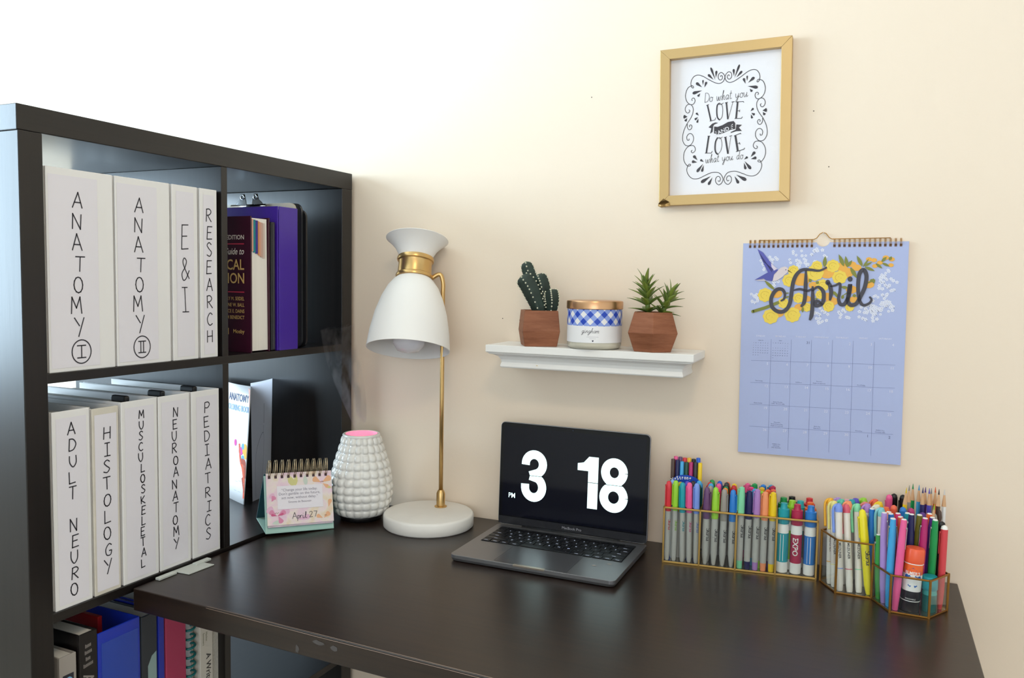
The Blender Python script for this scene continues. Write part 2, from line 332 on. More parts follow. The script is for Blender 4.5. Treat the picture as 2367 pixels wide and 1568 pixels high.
# unseen ceiling lamp, added for warm fill
cl = thing('fill_ceiling_lamp', 'round white flush ceiling lamp, unseen, added for warm fill', 'lamp', (1.15, -1.55, ZC))
MB().lathe([(.09, 0), (.09, -.025), (.06, -.03)], 32).build('canopy', M_WHITE, cl)
MB().lathe([(.17, -.022), (.175, -.035), (.15, -.075), (.09, -.105), (.001, -.115)], 40, cap0=True, cap1=True).build('diffuser_bowl', mat('lamp_bowl', '#fff2dc', rough=.4, emit='#ffd9a0', es=1.5), cl, smooth=True)
ld = bpy.data.lights.new('fill_ceiling_light', 'AREA'); ld.shape = 'DISK'; ld.size = .34; ld.energy = 8; ld.color = (1.0, .78, .55)  # warm fill light belonging to the added lamp
lo = bpy.data.objects.new('fill_ceiling_light', ld); COL.objects.link(lo); lo.location = (1.15, -1.55, ZC-.125)

# ------------------------------------------------------------------ bookshelf
SY = -.004; TF = .0351; TS = .0142; CE = .335; DP = .39
YE = SY-2*TF-TS-2*CE; TOP = TF+2*CE+TS
yr = SY-TF; yd1 = yr-CE; yd0 = yd1-TS; yl = yd0-CE                # right inner, divider, left inner
bs = thing('cube_bookshelf', 'black-brown open cube bookshelf with two columns, joined to the desk', 'bookshelf', (-DP/2, (YE+SY)/2, ZF))
BO = Vector(bs.location)
def bpart(name, x0, x1, y0, y1, z0, z1, m, bev=.0012):
    return MB().box(x0-BO.x, x1-BO.x, y0-BO.y, y1-BO.y, z0-BO.z, z1-BO.z).build(name, m, bs, bevel=bev)
bpart('top_panel', -DP, 0, YE-.0015, SY+.0006, TOP-TF, TOP, M_BLACKH)
bpart('side_panel', -DP, 0, YE, yl, ZF+TF, TOP-TF, M_BLACKV)
bpart('side_panel', -DP, 0, yr, SY, ZF+TF, TOP-TF, M_BLACKV)
bpart('bottom_panel', -DP, 0, YE, SY, ZF, ZF+TF, M_BLACKH)
levels = [TOP-TF, CE+TS, CE, 0.0, -TS, -TS-CE, -2*TS-CE, ZF+TF]
for a, b in ((0, 1), (2, 3), (4, 5), (6, 7)): bpart('divider', -DP+.004, -.001, yd0, yd1, levels[b], levels[a], M_BLACKV, .0006)
for a, b in ((1, 2), (3, 4), (5, 6)): bpart('shelf', -DP+.004, -.001, yl, yr, levels[b], levels[a], M_BLACKH, .0006)

# ------------------------------------------------------------------ desk
DZ = -.006; DT = .036
dk = thing('desk', 'dark brown wooden desk attached to the bookshelf, worn pale front edge', 'desk', (.6, -.3, ZF))
DO = Vector(dk.location)
corners = [(.003, -.589), (1.2125, -.611), (1.2, WA+WB*1.2-.0015), (.003, WA+WB*.003-.0015)]
b = MB(); b.loops([[(x-DO.x, y-DO.y, z-DO.z) for x, y in corners] for z in (DZ-DT, DZ)]); b.build('tabletop', M_DESK, dk, bevel=.0016, seg=3)
for lx, ly in ((1.165, -.57), (1.165, .02)): MB().box(lx-.025-DO.x, lx+.025-DO.x, ly-.025-DO.y, ly+.025-DO.y, 0, DZ-DT-DO.z).build('leg', M_BLACKV, dk, bevel=.002)
MB().box(1.15-DO.x, 1.18-DO.x, -.545-DO.y, -.005-DO.y, DZ-DT-.06-DO.z, DZ-DT-DO.z).build('apron', M_BLACKV, dk, bevel=.002)
def frontedge(x): return -.589-.022*(x-.003)/1.2095
b = MB(); pts = [(.16+k*.0525, random.uniform(.0006, .0013)*min(1, .25+k/5)) for k in range(20)]
vs = []; fs = []
for x, w in pts: yy = frontedge(x); vs += [(x-DO.x, yy-.00025-DO.y, DZ-.0022-w-DO.z), (x-DO.x, yy+.0012-DO.y, DZ-.0002-DO.z), (x-DO.x, yy+.0018+w-DO.y, DZ+.00018-DO.z)]
for k in range(len(pts)-1): fs += [(3*k, 3*k+3, 3*k+4, 3*k+1), (3*k+1, 3*k+4, 3*k+5, 3*k+2)]
b.add(vs, fs).build('worn_edge', mat('bare_chipboard_edge', '#8c7768', rough=.7), dk)
for sx_, sz_, w, h in ((.372, -.011, .020, .004), (.40, -.0135, .012, .004), (.335, -.028, .007, .006)):
    a = Art(); a.poly([(w*(1+random.uniform(-.3, .2))*math.cos(q*.628)*.5, h*(1+random.uniform(-.4, .2))*math.sin(q*.628)) for q in range(10)])
    a.build('scuff_mark', mat('pale_scuff', '#484340', rough=.8), dk, lambda u, v, sx_=sx_, sz_=sz_: (sx_+u-DO.x, frontedge(sx_+u)-.0004-DO.y, DZ+sz_+v-DO.z))

# ------------------------------------------------------------------ binders
def binder(text, ya, yb, zb, h, depth, f0, f1, ctr, mark=None, paper=(.05, .95), dirty=False, lever=False, lab=None, group='white binders lettered by hand', xf=-.004):
    w = yb-ya
    t = thing('ring_binder', lab, 'binder', (xf-depth/2, (ya+yb)/2, zb), group=group)
    X0, X1 = -depth/2, depth/2; Y0, Y1 = -w/2, w/2
    sp = MB().box(X1-.0028, X1, Y0, Y1, 0, h).build('spine', M_BINDER if not dirty else mat('aged_vinyl', '#d9d3c6', rough=.5, vary=.06, vscale=(30, 30, 30)), t, bevel=.0009)
    MB().box(X0, X1-.004, Y0, Y0+.0028, 0, h).build('cover', M_BINDER, t, bevel=.0009)
    MB().box(X0, X1-.004, Y1-.0028, Y1, 0, h).build('cover', M_BINDER, t, bevel=.0009)
    ph = .279
    MB().box(X1-.045-.215, X1-.045, Y0+.006, Y1-.006-.18*w, .006, .006+ph).build('pages', M_PAPER, t, bevel=.0005)
    b = MB(); b.box(X1-.034, X1-.0055, -.009, .009, .012, h-.012); rp_ = b.build('ring_plate', M_CHROME, t, bevel=.002)
    for z in (.04, h/2, h-.04):
        rr = w*.34; b = MB(); b.tube([(X1-.03-rr*.9+rr*1.1*math.cos(q*math.pi/7), rr*math.sin(q*math.pi/7), z) for q in range(14)], .0016, 6, closed=True); b.build('ring', M_CHROME, rp_, smooth=True)
    if lever: MB().box(X1-.045, X1-.012, Y0+.25*w, Y0+.25*w+.010, h-.004, h+.007).build('lever', M_BLK, rp_, bevel=.003)
    a = Art(); a.rect(Y0+.003+paper[0]*w, .006, Y0+paper[1]*w-.003, h*.965); a.build('spine_label', M_LABEL, sp, lambda u, v: (X1+.0003, u, v))
    n = len(text); zt = h*(1-f0); zbm = h*(1-f1); pitch = (zt-zbm)/n; lh = pitch*.78; a = Art(); lw = min(lh*.95, w*.5)
    if n <= 3: lw = min(lh*.75, w*.45)
    random.seed(hash(text) % 1000 if False else sum(map(ord, text)))
    for i, ch in enumerate(text):
        if ch == ' ': continue
        G = GLYPH[ch]; mx = max(p[0] for st in G for p in st[1])
        jx = random.uniform(-.05, .05)*w*.6; jr = random.uniform(-.06, .06); jh = random.uniform(.9, 1.06)
        for sm, pts in G:
            a.ribbon([(Y0+ctr*w+jx+(p[0]-mx/2)*lw+p[1]*lh*jr, zt-(i+1)*pitch+.1*pitch+p[1]*lh*jh) for p in pts], .0018, smooth=bool(sm))
    if mark:
        zc = h*(1-.905); cy = Y0+ctr*w+.004; r_ = min(.0165, .3*w)
        a.ring(cy, zc, r_*.95, .0018, ry=r_*1.05)
        for s_ in ([0] if mark == 1 else [-.0026, .0026]): a.ribbon([(cy+s_, zc+.009), (cy+s_, zc-.009)], .0018)
        a.ribbon([(cy-.0075, zc+.009), (cy+.0075, zc+.009)], .0018); a.ribbon([(cy-.0075, zc-.009), (cy+.0075, zc-.009)], .0018)
    a.build('lettering', M_INK, sp, lambda u, v: (X1+.0006, u, v))
    return t
zt_ = CE+TS
binder('ANATOMY', -.7175, -.6085, zt_, .2925, .27, .093, .83, .43, 1, (.0, .78), lab='thick white binder hand-lettered ANATOMY with a circled roman numeral I')
binder('ANATOMY', -.6045, -.5005, zt_, .2925, .27, .084, .83, .40, 2, (.0, .78), lab='white binder hand-lettered ANATOMY with a circled roman numeral II')
binder('E&I', -.4955, -.441, zt_, .2925, .27, .20, .74, .5, None, (.1, .9), lab='narrow white binder hand-lettered E&I')
binder('RESEARCH', -.4355, -.3965, zt_, .2925, .27, .10, .92, .52, None, (.12, .9), lab='thinnest white binder hand-lettered RESEARCH next to the divider')
binder('ADULT NEURO', -.7165, -.6555, 0, .2925, .27, .05, .955, .52, lab='white binder hand-lettered ADULT NEURO against the shelf side')
binder('HISTOLOGY', -.6515, -.605, 0, .289, .27, .09, .90, .52, None, (.02, .98), True, lab='scuffed yellowish white binder hand-lettered HISTOLOGY')
binder('MUSCULOSKELETAL', -.600, -.5315, 0, .2925, .27, .05, .94, .54, lever=True, lab='white binder hand-lettered MUSCULOSKELETAL')
binder('NEUROANATOMY', -.5285, -.463, 0, .2925, .27, .065, .90, .5, lever=True, lab='white binder hand-lettered NEUROANATOMY')
binder('PEDIATRICS', -.4585, -.395, 0, .2925, .27, .06, .92, .55, None, (.12, .97), lever=True, lab='white binder hand-lettered PEDIATRICS next to the divider')
# clear plastic tabs under the lower binders
tb = thing('plastic_tab', 'flat pale grey plastic tab lying on the desk below the binders', 'plastic tab', (.022, -.478, DZ))
M_TAB = mat('frosted_plastic', '#c3c8c2', rough=.35)
b = MB(); b.loops([[(-.021, -.030, z), (.014, -.028, z), (.016, .026, z), (-.020, .024, z)] for z in (.0003, .0020)]); b.build('blade', M_TAB, tb, bevel=.0005)
for ya, yb, k in ((-.548, -.512, 'below the MUSCULOSKELETAL binder'), (-.470, -.436, 'below the PEDIATRICS binder')):
    o = MB().box(-.0035, .0065, 0, yb-ya, .0003, .0045).build('plastic_strip', M_TAB, bevel=.001); o.location = (.009, ya, DZ); link_props(o, 'small pale plastic strip on the desk edge '+k, 'plastic strip', 'plastic strips')

# ------------------------------------------------------------------ books, upper right cube
zs = zt_
def rightmap(x): return lambda u, v: (x, u, v)
# textbook: front cover faces -y
tx = thing('textbook', 'thick maroon medical textbook with gold lettering and coloured page tabs', 'book', (-.11, -.283, zs))
MAR = mat('maroon_cover', '#3a0d22', rough=.3, vary=.12, vscale=(40, 40, 40))
X0, X1 = -.19, .10; Y0, Y1 = -.0245, .0215; H = .252
MB().box(X0, X1+.004, Y0-.003, Y0, 0, H+.003).build('front_cover', MAR, tx, bevel=.0008)
MB().box(X0, X1+.004, Y1, Y1+.003, 0, H+.003).build('back_cover', MAR, tx, bevel=.0008)
MB().box(X0-.004, X0, Y0-.003, Y1+.003, 0, H+.003).build('spine', MAR, tx, bevel=.001)
b = MB(); b.loops([[(X0, Y0, .003), (X1, Y0, .003), (X1, Y1, .003), (X0, Y1, .003)], [(X0, Y0, H), (X1, Y0+.002, H), (X1, Y1-.002, H), (X0, Y1, H)]]); b.build('pages', mat('page_edges', '#ece6dc', rough=.8, vary=.08, vscale=(1, 600, 1)), tx)
for k, (c, w) in enumerate((('#d9a58e', .004), ('#0f7f86', .006), ('#3a2a86', .006), ('#c98850', .003), ('#d99a7c', .004), ('#c9a191', .006), ('#cdb9ac', .006))):
    yy = Y0+.003+sum((.004, .006, .006, .003, .004, .006, .006)[:k])
    MB().box(X1-.002, X1+.0016, yy, yy+w*.92, H-.062-.002*k, H-.002-.001*k).build('index_tab', mat('tab_'+c, c, rough=.6), tx)
a = Art(); gold = Art(); red = Art()
rx = X1-.012
a.text('EDITION', .0118, rx, H-.040, 'R', bold=.012, sx=.95); a.text('Guide to', .0170, rx, H-.068, 'R', shear=.3, bold=.01, sx=.8)
gold.text('PHYSICAL', .0275, rx, H-.0965, 'R', sx=.84, bold=.012); gold.text('EXAMINATION', .0275, rx, H-.122, 'R', sx=.84, bold=.012)
for k, tt in enumerate(('HENRY M. SEIDEL', 'JANE W. BALL', 'JOYCE E. DAINS', 'G. WILLIAM BENEDICT')): gold.text(tt, .0095, rx, H-.154-.0118*k, 'R', bold=.006, sx=.8)
gold.text('Mosby', .0105, rx, .036, 'R', bold=.008); gold.rect(rx-.052, .033, rx-.0495, .045); gold.rect(rx-.041, .033, rx-.0385, .045); gold.poly([(rx-.0495, .045), (rx-.045, .038), (rx-.041, .045), (rx-.041, .040), (rx-.045, .033), (rx-.0495, .040)])
red.rect(rx-.09, H-.0495, rx, H-.0475); red.rect(rx-.09, H-.1395, rx, H-.1375)
fm = lambda u, v: (u, Y0-.0034, v)
a.build('title_print', mat('pale_print', '#e9dfd4', rough=.5), tx, fm); gold.build('gold_print', mat('gold_print', '#d8b36a', rough=.4), tx, fm); red.build('red_rule', mat('red_print', '#c22344', rough=.5), tx, fm)
fo = thing('document_folder', 'thin black folder standing between maroon textbook and purple binder', 'folder', (-.122, -.2515, zs))
MB().box(-.12, .118, -.0055, .0055, 0, .248).build('cover', mat('black_vinyl', '#0b0b10', rough=.35), fo, bevel=.002)
MB().box(-.115, .1186, -.003, .003, .004, .244).build('papers', mat('grey_paper', '#3a3a40', rough=.8), fo)
PUR = mat('purple_vinyl', '#43219a', rough=.32)
pb = thing('purple_binder', 'purple plastic binder standing between folder and clipboard', 'binder', (-.14, -.211, zs))
MB().box(.1375, .140, -.028, .026, 0, .279).build('spine', PUR, pb, bevel=.001)
MB().box(-.19, .138, -.0305, -.028, 0, .279).build('cover', PUR, pb, bevel=.0009); MB().box(-.19, .138, .026, .0285, 0, .279).build('cover', PUR, pb, bevel=.0009)  # covers lengthened at the hidden back to block window light on the side panel
MB().box(-.12, .10, -.024, .012, .004, .265).build('pages', M_PAPER, pb)
cb = thing('clipboard', 'pale clipboard with black rim and silver spring clip behind the purple binder', 'clipboard', (-.128, -.163, zs))
def rrect(x0, x1, z0, z1, r, n=5):
    o = []
    for cxx, czz, a0 in ((x1-r, z1-r, 0), (x0+r, z1-r, 90), (x0+r, z0+r, 180), (x1-r, z0+r, 270)):
        for k in range(n+1): a_ = R(a0+90*k/n); o.append((cxx+r*math.cos(a_), czz+r*math.sin(a_)))
    return o
MB().prism(rrect(-.115, .108, 0, .293, .014), -.006, -.001, lambda u, v, w: (u, w, v)).build('board', mat('clipboard_cream', '#e8dfcb', rough=.5), cb)
MB().prism(rrect(-.118, .120, 0, .292, .016), -.001, .004, lambda u, v, w: (u, w, v)).build('backing', mat('graphite_plastic', '#2b2d31', rough=.35), cb)
MB().prism(rrect(-.215, .126, 0, .280, .016), .0055, .0105, lambda u, v, w: (u, w, v)).build('backing', M_BLK, cb)  # made extra deep out of sight to keep window reflection off the panel
b = MB()
for s_ in (-1, 1):
    b.prism([(s_*.062*0+s_*.006+(-.01), .283), (s_*.040-.01, .283), (s_*.034-.01, .296), (s_*.026-.01, .302), (s_*.022-.01, .314), (s_*.012-.01, .314), (s_*.008-.01, .300)], -.0075, -.0062, lambda u, v, w: (u, w, v))
clp = b.build('clip', M_CHROME, cb, bevel=.0005)
b = MB(); b.tube([(-.055, -.009, .288), (.035, -.009, .288)], .0042, 10); b.build('clip_spring', M_CHROME, clp, smooth=True)
for s_ in (-1, 1):
    b = MB(); b.tube([(s_*.017-.01+.0045*math.cos(q*.5236), -.008, .3075+.0045*math.sin(q*.5236)) for q in range(12)], .0014, 6, closed=True); b.build('clip_eye', M_CHROME, clp, smooth=True)

# ------------------------------------------------------------------ colouring book, lower right cube
kb = thing('coloring_book', 'white anatomy colouring book with curled cover standing open behind the desk calendar', 'book', (-.2, -.09, 0))
def sheet(pts_bottom, pts_top, zb, zt, nz=6, th=.0):
    P = crom([(*p, 0) for p in pts_bottom], 6); Q = crom([(*p, 0) for p in pts_top], 6); n = len(P); vs = []; fs = []
    for j in range(nz+1):
        f = j/nz
        for k in range(n): p = P[k].lerp(Q[k], f); vs.append((p.x, p.y, (zb[0]+(zb[1]-zb[0])*k/(n-1))*(1-f)+zt*f))
    for j in range(nz):
        for k in range(n-1): fs.append((j*n+k, j*n+k+1, (j+1)*n+k+1, (j+1)*n+k))
    return vs, fs, n, P, Q
covB = [(-.15, .022), (-.103, -.006), (-.058, -.028), (-.013, -.0475), (.028, -.064)]; covT = [(-.15, .03), (-.10, .004), (-.055, -.018), (-.008, -.036), (.034, -.046)]
vs, fs, n_, P_, Q_ = sheet(covB, covT, (0, 0), .256)
MB().add(vs, fs).build('front_cover', mat('glossy_white_cover', '#f6f4f4', rough=.25), kb, smooth=True, solid=.0008)
pgB = [(-.15, .024), (-.06, -.012), (.012, -.036), (.028, -.018), (.012, .030)]; pgB = [(.026, -.036), (.020, -.005), (.008, .030), (-.004, .062)]; pgT = [(.026, -.040), (.022, -.005), (.012, .035), (-.002, .078)]
vs, fs, n_, PP_, PQ_ = sheet(pgB, pgT, (0, 0), .262)
MB().add(vs, fs).build('open_page', sheetmat('lilac_white_page', '#f0f0fa', .8), kb, smooth=True)
stB = [(-.004, .062), (-.010, .074), (-.020, .083)]; stT = [(-.002, .078), (-.008, .083), (-.018, .0845)]
vs, fs, n_, SP_, SQ_ = sheet(stB, stT, (0, 0), .262)
MB().add(vs, fs).build('page_block', sheetmat('cream_page_block', '#f2f0ee', .6), kb, smooth=True, solid=.0008)
def covmap(u, v, e=.0009):     # u 0..1 along the cover, v 0..1 height
    f = min(max(u, 0), .999)*(len(P_)-1); i = int(f); f -= i; p = P_[i].lerp(P_[i+1], f); q = Q_[i].lerp(Q_[i+1], f); r_ = p.lerp(q, v)
    d = (P_[min(i+1, len(P_)-1)]-P_[i]).normalized(); return (r_.x-(-d.y)*0+d.y*e, r_.y-d.x*e, v*.256)
def covart(col, fn, name):
    a = Art(); fn(a); a.build(name, mat('cover_ink_'+col, col, rough=.4), kb, lambda u, v: covmap(u, v))
covart('#2c3f6e', lambda a: a.text('ANATOMY', .088, .955, .86, 'R', sx=1.0, bold=.02), 'title_print')
covart('#8fb4da', lambda a: a.text('COLORING BOOK', .072, .98, .775, 'R', sx=.85, bold=.012), 'title_print')
covart('#d85a3a', lambda a: (a.ribbon([(.80, .50), (.84, .36), (.90, .30)], .03, True), a.ribbon([(.88, .34), (.95, .20), (.97, .05)], .05, True)), 'muscle_print')
covart('#a8402c', lambda a: (a.ribbon([(.86, .36), (.95, .34), (.97, .22)], .05, True), a.ribbon([(.9, .22), (.97, .10)], .03)), 'muscle_print')
covart('#f0b23a', lambda a: (a.disc(.93, .46, .06, 14, .05), a.disc(.955, .41, .04, 12, .03)), 'colour_print')
covart('#d43fa0', lambda a: (a.disc(.84, .44, .045, 12, .035), a.disc(.71, .5, .03, 10, .03)), 'colour_print')
covart('#5aa6dc', lambda a: (a.disc(.88, .48, .03, 10, .03), a.disc(.89, .39, .035, 10, .02)), 'colour_print')
covart('#eaa08c', lambda a: a.poly([(.93, .985), (.985, .97), (.99, .80), (.965, .88)]), 'corner_print')
covart('#b9b4c8', lambda a: [a.rect(.74+.08*k, .17+.012*(k % 2), .80+.08*k, .175+.012*(k % 2)) for k in range(3)]+[a.rect(.72+.09*k, .09, .78+.09*k, .095) for k in range(2)], 'small_print')
def pgmap(u, v):
    f = min(max(u, 0), .999)*(len(PP_)-1); i = int(f); f -= i; r_ = PP_[i].lerp(PP_[i+1], f).lerp(PQ_[i].lerp(PQ_[i+1], f), v); return (r_.x+.0008, r_.y-.0001, v*.262)
a = Art(); a.ribbon([(.16, .02), (.18, .40), (.45, .56), (.45, .30), (.34, .05)], .006, True); a.ribbon([(.45, .56), (.46, .62)], .006)
[a.rect(.46, .64+.012*k, .475, .648+.012*k) for k in range(14)]; a.build('diagram_print', mat('grey_print', '#8d8ba0', rough=.7), kb, pgmap)

# ------------------------------------------------------------------ row below the desk
zr = -TS-CE
def book(name, label, cat, ya, yb, h, depth, col, rough=.4, pages=True, group=None, xf=-.012, topcol=None):
    t = thing(name, label, cat, (xf-depth/2, (ya+yb)/2, zr), group=group); w = (yb-ya)/2; X0, X1 = -depth/2, depth/2
    m = mat('cov_'+col, col, rough=rough)
    MB().box(X1-.003, X1, -w, w, 0, h).build('spine', m, t, bevel=.0012)
    for s_ in (-1, 1): MB().box(X0, X1-.003, s_*w-(.0025 if s_ > 0 else 0), s_*w+(.0025 if s_ < 0 else 0), 0, h).build('cover', m, t, bevel=.0008)
    if pages: MB().box(X0+.004, X1-.004, -w+.003, w-.003, .003, h-.003).build('pages', M_PAPER, t)
    return t, X1, w
t1, X1, w = book('paperback', 'grey paperback with a small colour picture on its spine, under the desk', 'book', -.7075, -.6795, .274, .19, '#a39c95')
a = Art(); a.rect(-.009, .205, .009, .245); a.build('picture', mat('picture_dark', '#2b2a36'), t1, lambda u, v: (X1+.0004, u, v))
a = Art(); a.disc(.0005, .228, .008, 14, .013); a.build('picture', mat('picture_sky', '#7fb4d6'), t1, lambda u, v: (X1+.0007, u, v))
a = Art(); a.poly([(-.007, .208), (.006, .210), (.0085, .224), (.003, .219), (-.002, .226), (-.0075, .222)]); a.build('picture', mat('picture_warm', '#c98a63'), t1, lambda u, v: (X1+.0009, u, v))
a = Art(); a.text('N', .016, 0, .185, 'C'); a.build('print', mat('book_grey_ink', '#6d6661'), t1, lambda u, v: (X1+.0006, u, v))
t2, X1, w = book('atlas_book', 'thick black atlas with grey spine lettering, under the desk', 'book', -.6745, -.6435, .296, .24, '#141010')
a = Art()
for k, wd in enumerate((.011, .013, .010, .018)):
    for q in range(int(wd/.0021)): a.rect(-wd/2+q*.0021, .272-.010*k+.0003*q, -wd/2+q*.0021+.0014, .2768-.010*k+.0003*q+(.0012 if q == 0 else 0))
a.text('ATLAS', .026, -.0095, .232, 'L', rot=R(-90), bold=.01); a.build('print', mat('book_silver_ink', '#8e8782'), t2, lambda u, v: (X1+.0004, u, v))
t3, X1, w = book('blue_binder', 'wide bright blue binder with clear spine pocket, under the desk', 'binder', -.6425, -.5645, .286, .28, '#1a35b4', .3, pages=False)
a = Art(); a.rect(-w+.006, .01, w-.004, .268); a.build('spine_pocket', mat('blue_pocket', '#2247b0', rough=.2), t3, lambda u, v: (X1+.0003, u, v))
o = MB().box(-.11, .11, -.004, .004, 0, .292).build('red_folder', mat('red_card', '#a31212', rough=.5), bevel=.001); o.location = (-.165, -.604, zr); link_props(o, 'dark red folder standing inside the blue binder', 'folder')
o = MB().box(-.10, .10, -.006, .006, 0, .272).build('paper_stack', M_PAPER, bevel=.001); o.location = (-.16, -.622, zr); link_props(o, 'stack of white paper standing inside the blue binder', 'paper')
t4, X1, w = book('slate_book', 'dark slate book with a small picture label, beside the blue binder', 'book', -.5615, -.5305, .282, .22, '#2c323a')
a = Art(); a.rect(-.002, .12, .0135, .165); a.build('spine_print', mat('tan_print', '#b09a72'), t4, lambda u, v: (X1+.0004, u, v))
a = Art(); a.poly([(-.004, .17), (.0135, .168), (.0135, .215), (.004, .210), (-.004, .195)]); a.build('spine_print', mat('teal_print', '#8fa9a8'), t4, lambda u, v: (X1+.0004, u, v))
a = Art(); a.text('Exercise', .012, .008, .163, 'L', rot=R(-90)); a.build('spine_print', mat('brown_print', '#5d4c36'), t4, lambda u, v: (X1+.0007, u, v))
book('blue_folder', 'slim royal blue folder squeezed beside the pink binder', 'folder', -.5275, -.5155, .284, .25, '#1c2fa8', .3)
book('pink_binder', 'matte raspberry pink binder between blue folder and spiral notebooks', 'binder', -.5125, -.469, .28, .25, '#b33a5e', .6)
nb = thing('spiral_notebook', 'spiral notebook with thick teal coil beside the pink binder', 'notebook', (-.12, -.4545, zr))
MB().box(-.105, .098, -.008, .006, 0, .262).build('pages', mat('notebook_pages', '#cfd0d8', rough=.8), nb); MB().box(-.107, .10, .0065, .0085, 0, .266).build('cover', mat('speckled_cover', '#b7aea0', rough=.6, vary=.35, vscale=(220, 220, 220)), nb)
MB().box(-.107, .10, -.0105, -.0085, 0, .266).build('cover', mat('grey_cover', '#9d9da6', rough=.6), nb)
for k in range(14):
    z = .025+k*.0165; b = MB(); b.tube([(.103+.0085*math.cos(q*.5236), .009*math.sin(q*.5236)-.001, z+.002*math.sin(q*.5236)) for q in range(12)], .0022, 6, closed=True); b.build('coil_loop', mat('teal_coil', '#0d6d6c', rough=.35), nb, smooth=True)
t5, X1, w = book('style_book', 'white paperback spine lettered A Writer\'s under the desk edge', 'book', -.439, -.409, .222, .2, '#d9d3c8', .5, xf=-.01)
a = Art(); a.text("A Writer's Reference", .0155, -.001, .165, 'L', rot=R(-90), bold=.008); a.build('print', mat('book_dark_ink', '#2e2c2c'), t5, lambda u, v: (X1+.0004, u, v))
a = Art(); a.text('Hacker', .006, -.002, .205, 'L', rot=R(-90)); a.text('Sommers', .006, -.009, .205, 'L', rot=R(-90)); a.build('print', mat('book_olive_ink', '#7c7f5a'), t5, lambda u, v: (X1+.0004, u, v))
nb = thing('comb_notebook', 'white comb-bound notebook beside the divider under the desk', 'notebook', (-.12, -.3905, zr))
MB().box(-.105, .102, -.011, .007, 0, .24).build('pages', mat('ivory_pages', '#dcd7cc', rough=.8, vary=.1, vscale=(300, 300, 300)), nb)
MB().box(-.107, .104, .008, .0095, 0, .243).build('cover', M_PAPER, nb)
for k in range(18):
    z = .014+k*.0125; b = MB(); b.tube([(.104+.004*math.cos(q*.628), .0105+.0035*math.sin(q*.628), z) for q in range(10)], .0011, 5, closed=True); b.build('coil_loop', M_WHITEP, nb, smooth=True)

# flat artwork of the framed print and the wall calendar, in tenths of a millimetre
FR_CURVES= [[(-102,860),(-99,878),(-80,880),(-65,853),(-75,817),(-104,804),(-134,829),(-145,874),(-130,918),(-93,937),(-56,911),(-28,865),(-30,813),(-58,767),(-109,745),(-177,758),(-245,793),(-329,844),(-422,904),(-506,932),(-574,917),(-614,867),(-630,808),(-622,755),(-595,749),(-577,721),(-590,706),(-610,724),(-626,752)],[(-626,749),(-675,721),(-707,656),(-716,573),(-694,489),(-643,428),(-588,409),(-551,433),(-537,478),(-554,520),(-581,526),(-599,501),(-583,481)],[(-643,322),(-623,302),(-645,266),(-684,276),(-709,331),(-695,390),(-650,421),(-596,399),(-563,336),(-565,261),(-589,187),(-633,114),(-664,67),(-712,-49),(-730,-158),(-719,-244),(-674,-314),(-617,-334),(-567,-311),(-530,-245),(-533,-169),(-573,-116),(-620,-117),(-652,-162),(-642,-222),(-612,-232),(-608,-203)],[(-655,67),(-653,7),(-618,-41),(-580,-27),(-568,15),(-590,46),(-616,30),(-606,5)],[(-538,-414),(-558,-439),(-528,-465),(-490,-433),(-488,-383),(-519,-339),(-574,-332),(-634,-359),(-683,-441),(-692,-543),(-668,-629),(-615,-695),(-572,-701),(-555,-681),(-581,-667),(-606,-700),(-621,-768),(-597,-845),(-539,-915),(-470,-943),(-385,-934),(-293,-894),(-193,-852),(-118,-842),(-34,-857),(17,-906),(45,-978),(22,-1044),(-27,-1072),(-74,-1033),(-89,-973),(-65,-924),(-24,-925),(-1,-968),(-17,-1009),(-46,-996)]]
FR_DROPS= [(-190,811,-287,1046,31),(-224,821,-328,926,35),(-184,848,-180,977,31),(-423,706,-536,797,42),(-409,739,-412,836,23),(-381,695,-347,797,35),(-417,649,-591,610,46),(-450,599,-490,546,35),(-659,198,-736,203,73),(-662,172,-698,118,38),(-452,201,-507,253,31),(-467,175,-523,133,35),(-458,148,-479,74,31),(-434,-605,-513,-517,43),(-437,-643,-536,-622,43),(-318,-644,-383,-599,34),(-326,-673,-435,-821,43),(-316,-699,-342,-821,36),(-175,-907,-349,-1015,50),(-145,-929,-212,-1066,41)]
FR_LOVE= [([(-307,375),(-230,93)],26.1),([(-328,373),(-281,386)],10.8),([(-252,83),(-155,101),(-151,140)],9.2),([(-90,394),(-130,359),(-134,248),(-116,142),(-73,90)],23.0),([(-73,90),(-34,151),(-28,263),(-44,346),(-75,385),(-101,387),(-97,368),(-60,369),(-24,393)],9.2),([(28,393),(72,93)],27.7),([(3,389),(54,397)],10.8),([(75,93),(143,392)],7.7),([(117,394),(172,399)],10.8),([(227,387),(215,95)],30.7),([(194,389),(322,386),(337,368)],10.8),([(225,230),(273,227)],10.8),([(272,247),(270,206)],9.2),([(189,96),(310,91),(326,118)],10.8),([(-253,-184),(-281,-485)],29.1),([(-274,-181),(-228,-184)],12.0),([(-306,-486),(-192,-491),(-173,-457)],10.3),([(-89,-218),(-124,-291),(-128,-409),(-109,-485),(-70,-524)],25.7),([(-70,-524),(-22,-455),(-9,-356),(-25,-263),(-55,-220),(-72,-227),(-54,-245),(-6,-214)],8.6),([(45,-225),(108,-524)],30.9),([(20,-225),(73,-218)],10.3),([(112,-524),(143,-214)],6.9),([(114,-212),(163,-202)],10.3),([(221,-210),(280,-491)],34.3),([(197,-212),(306,-173),(318,-186)],12.0),([(259,-353),(312,-351)],10.3),([(295,-330),(313,-372)],10.3),([(247,-495),(381,-462),(398,-438)],12.0)]
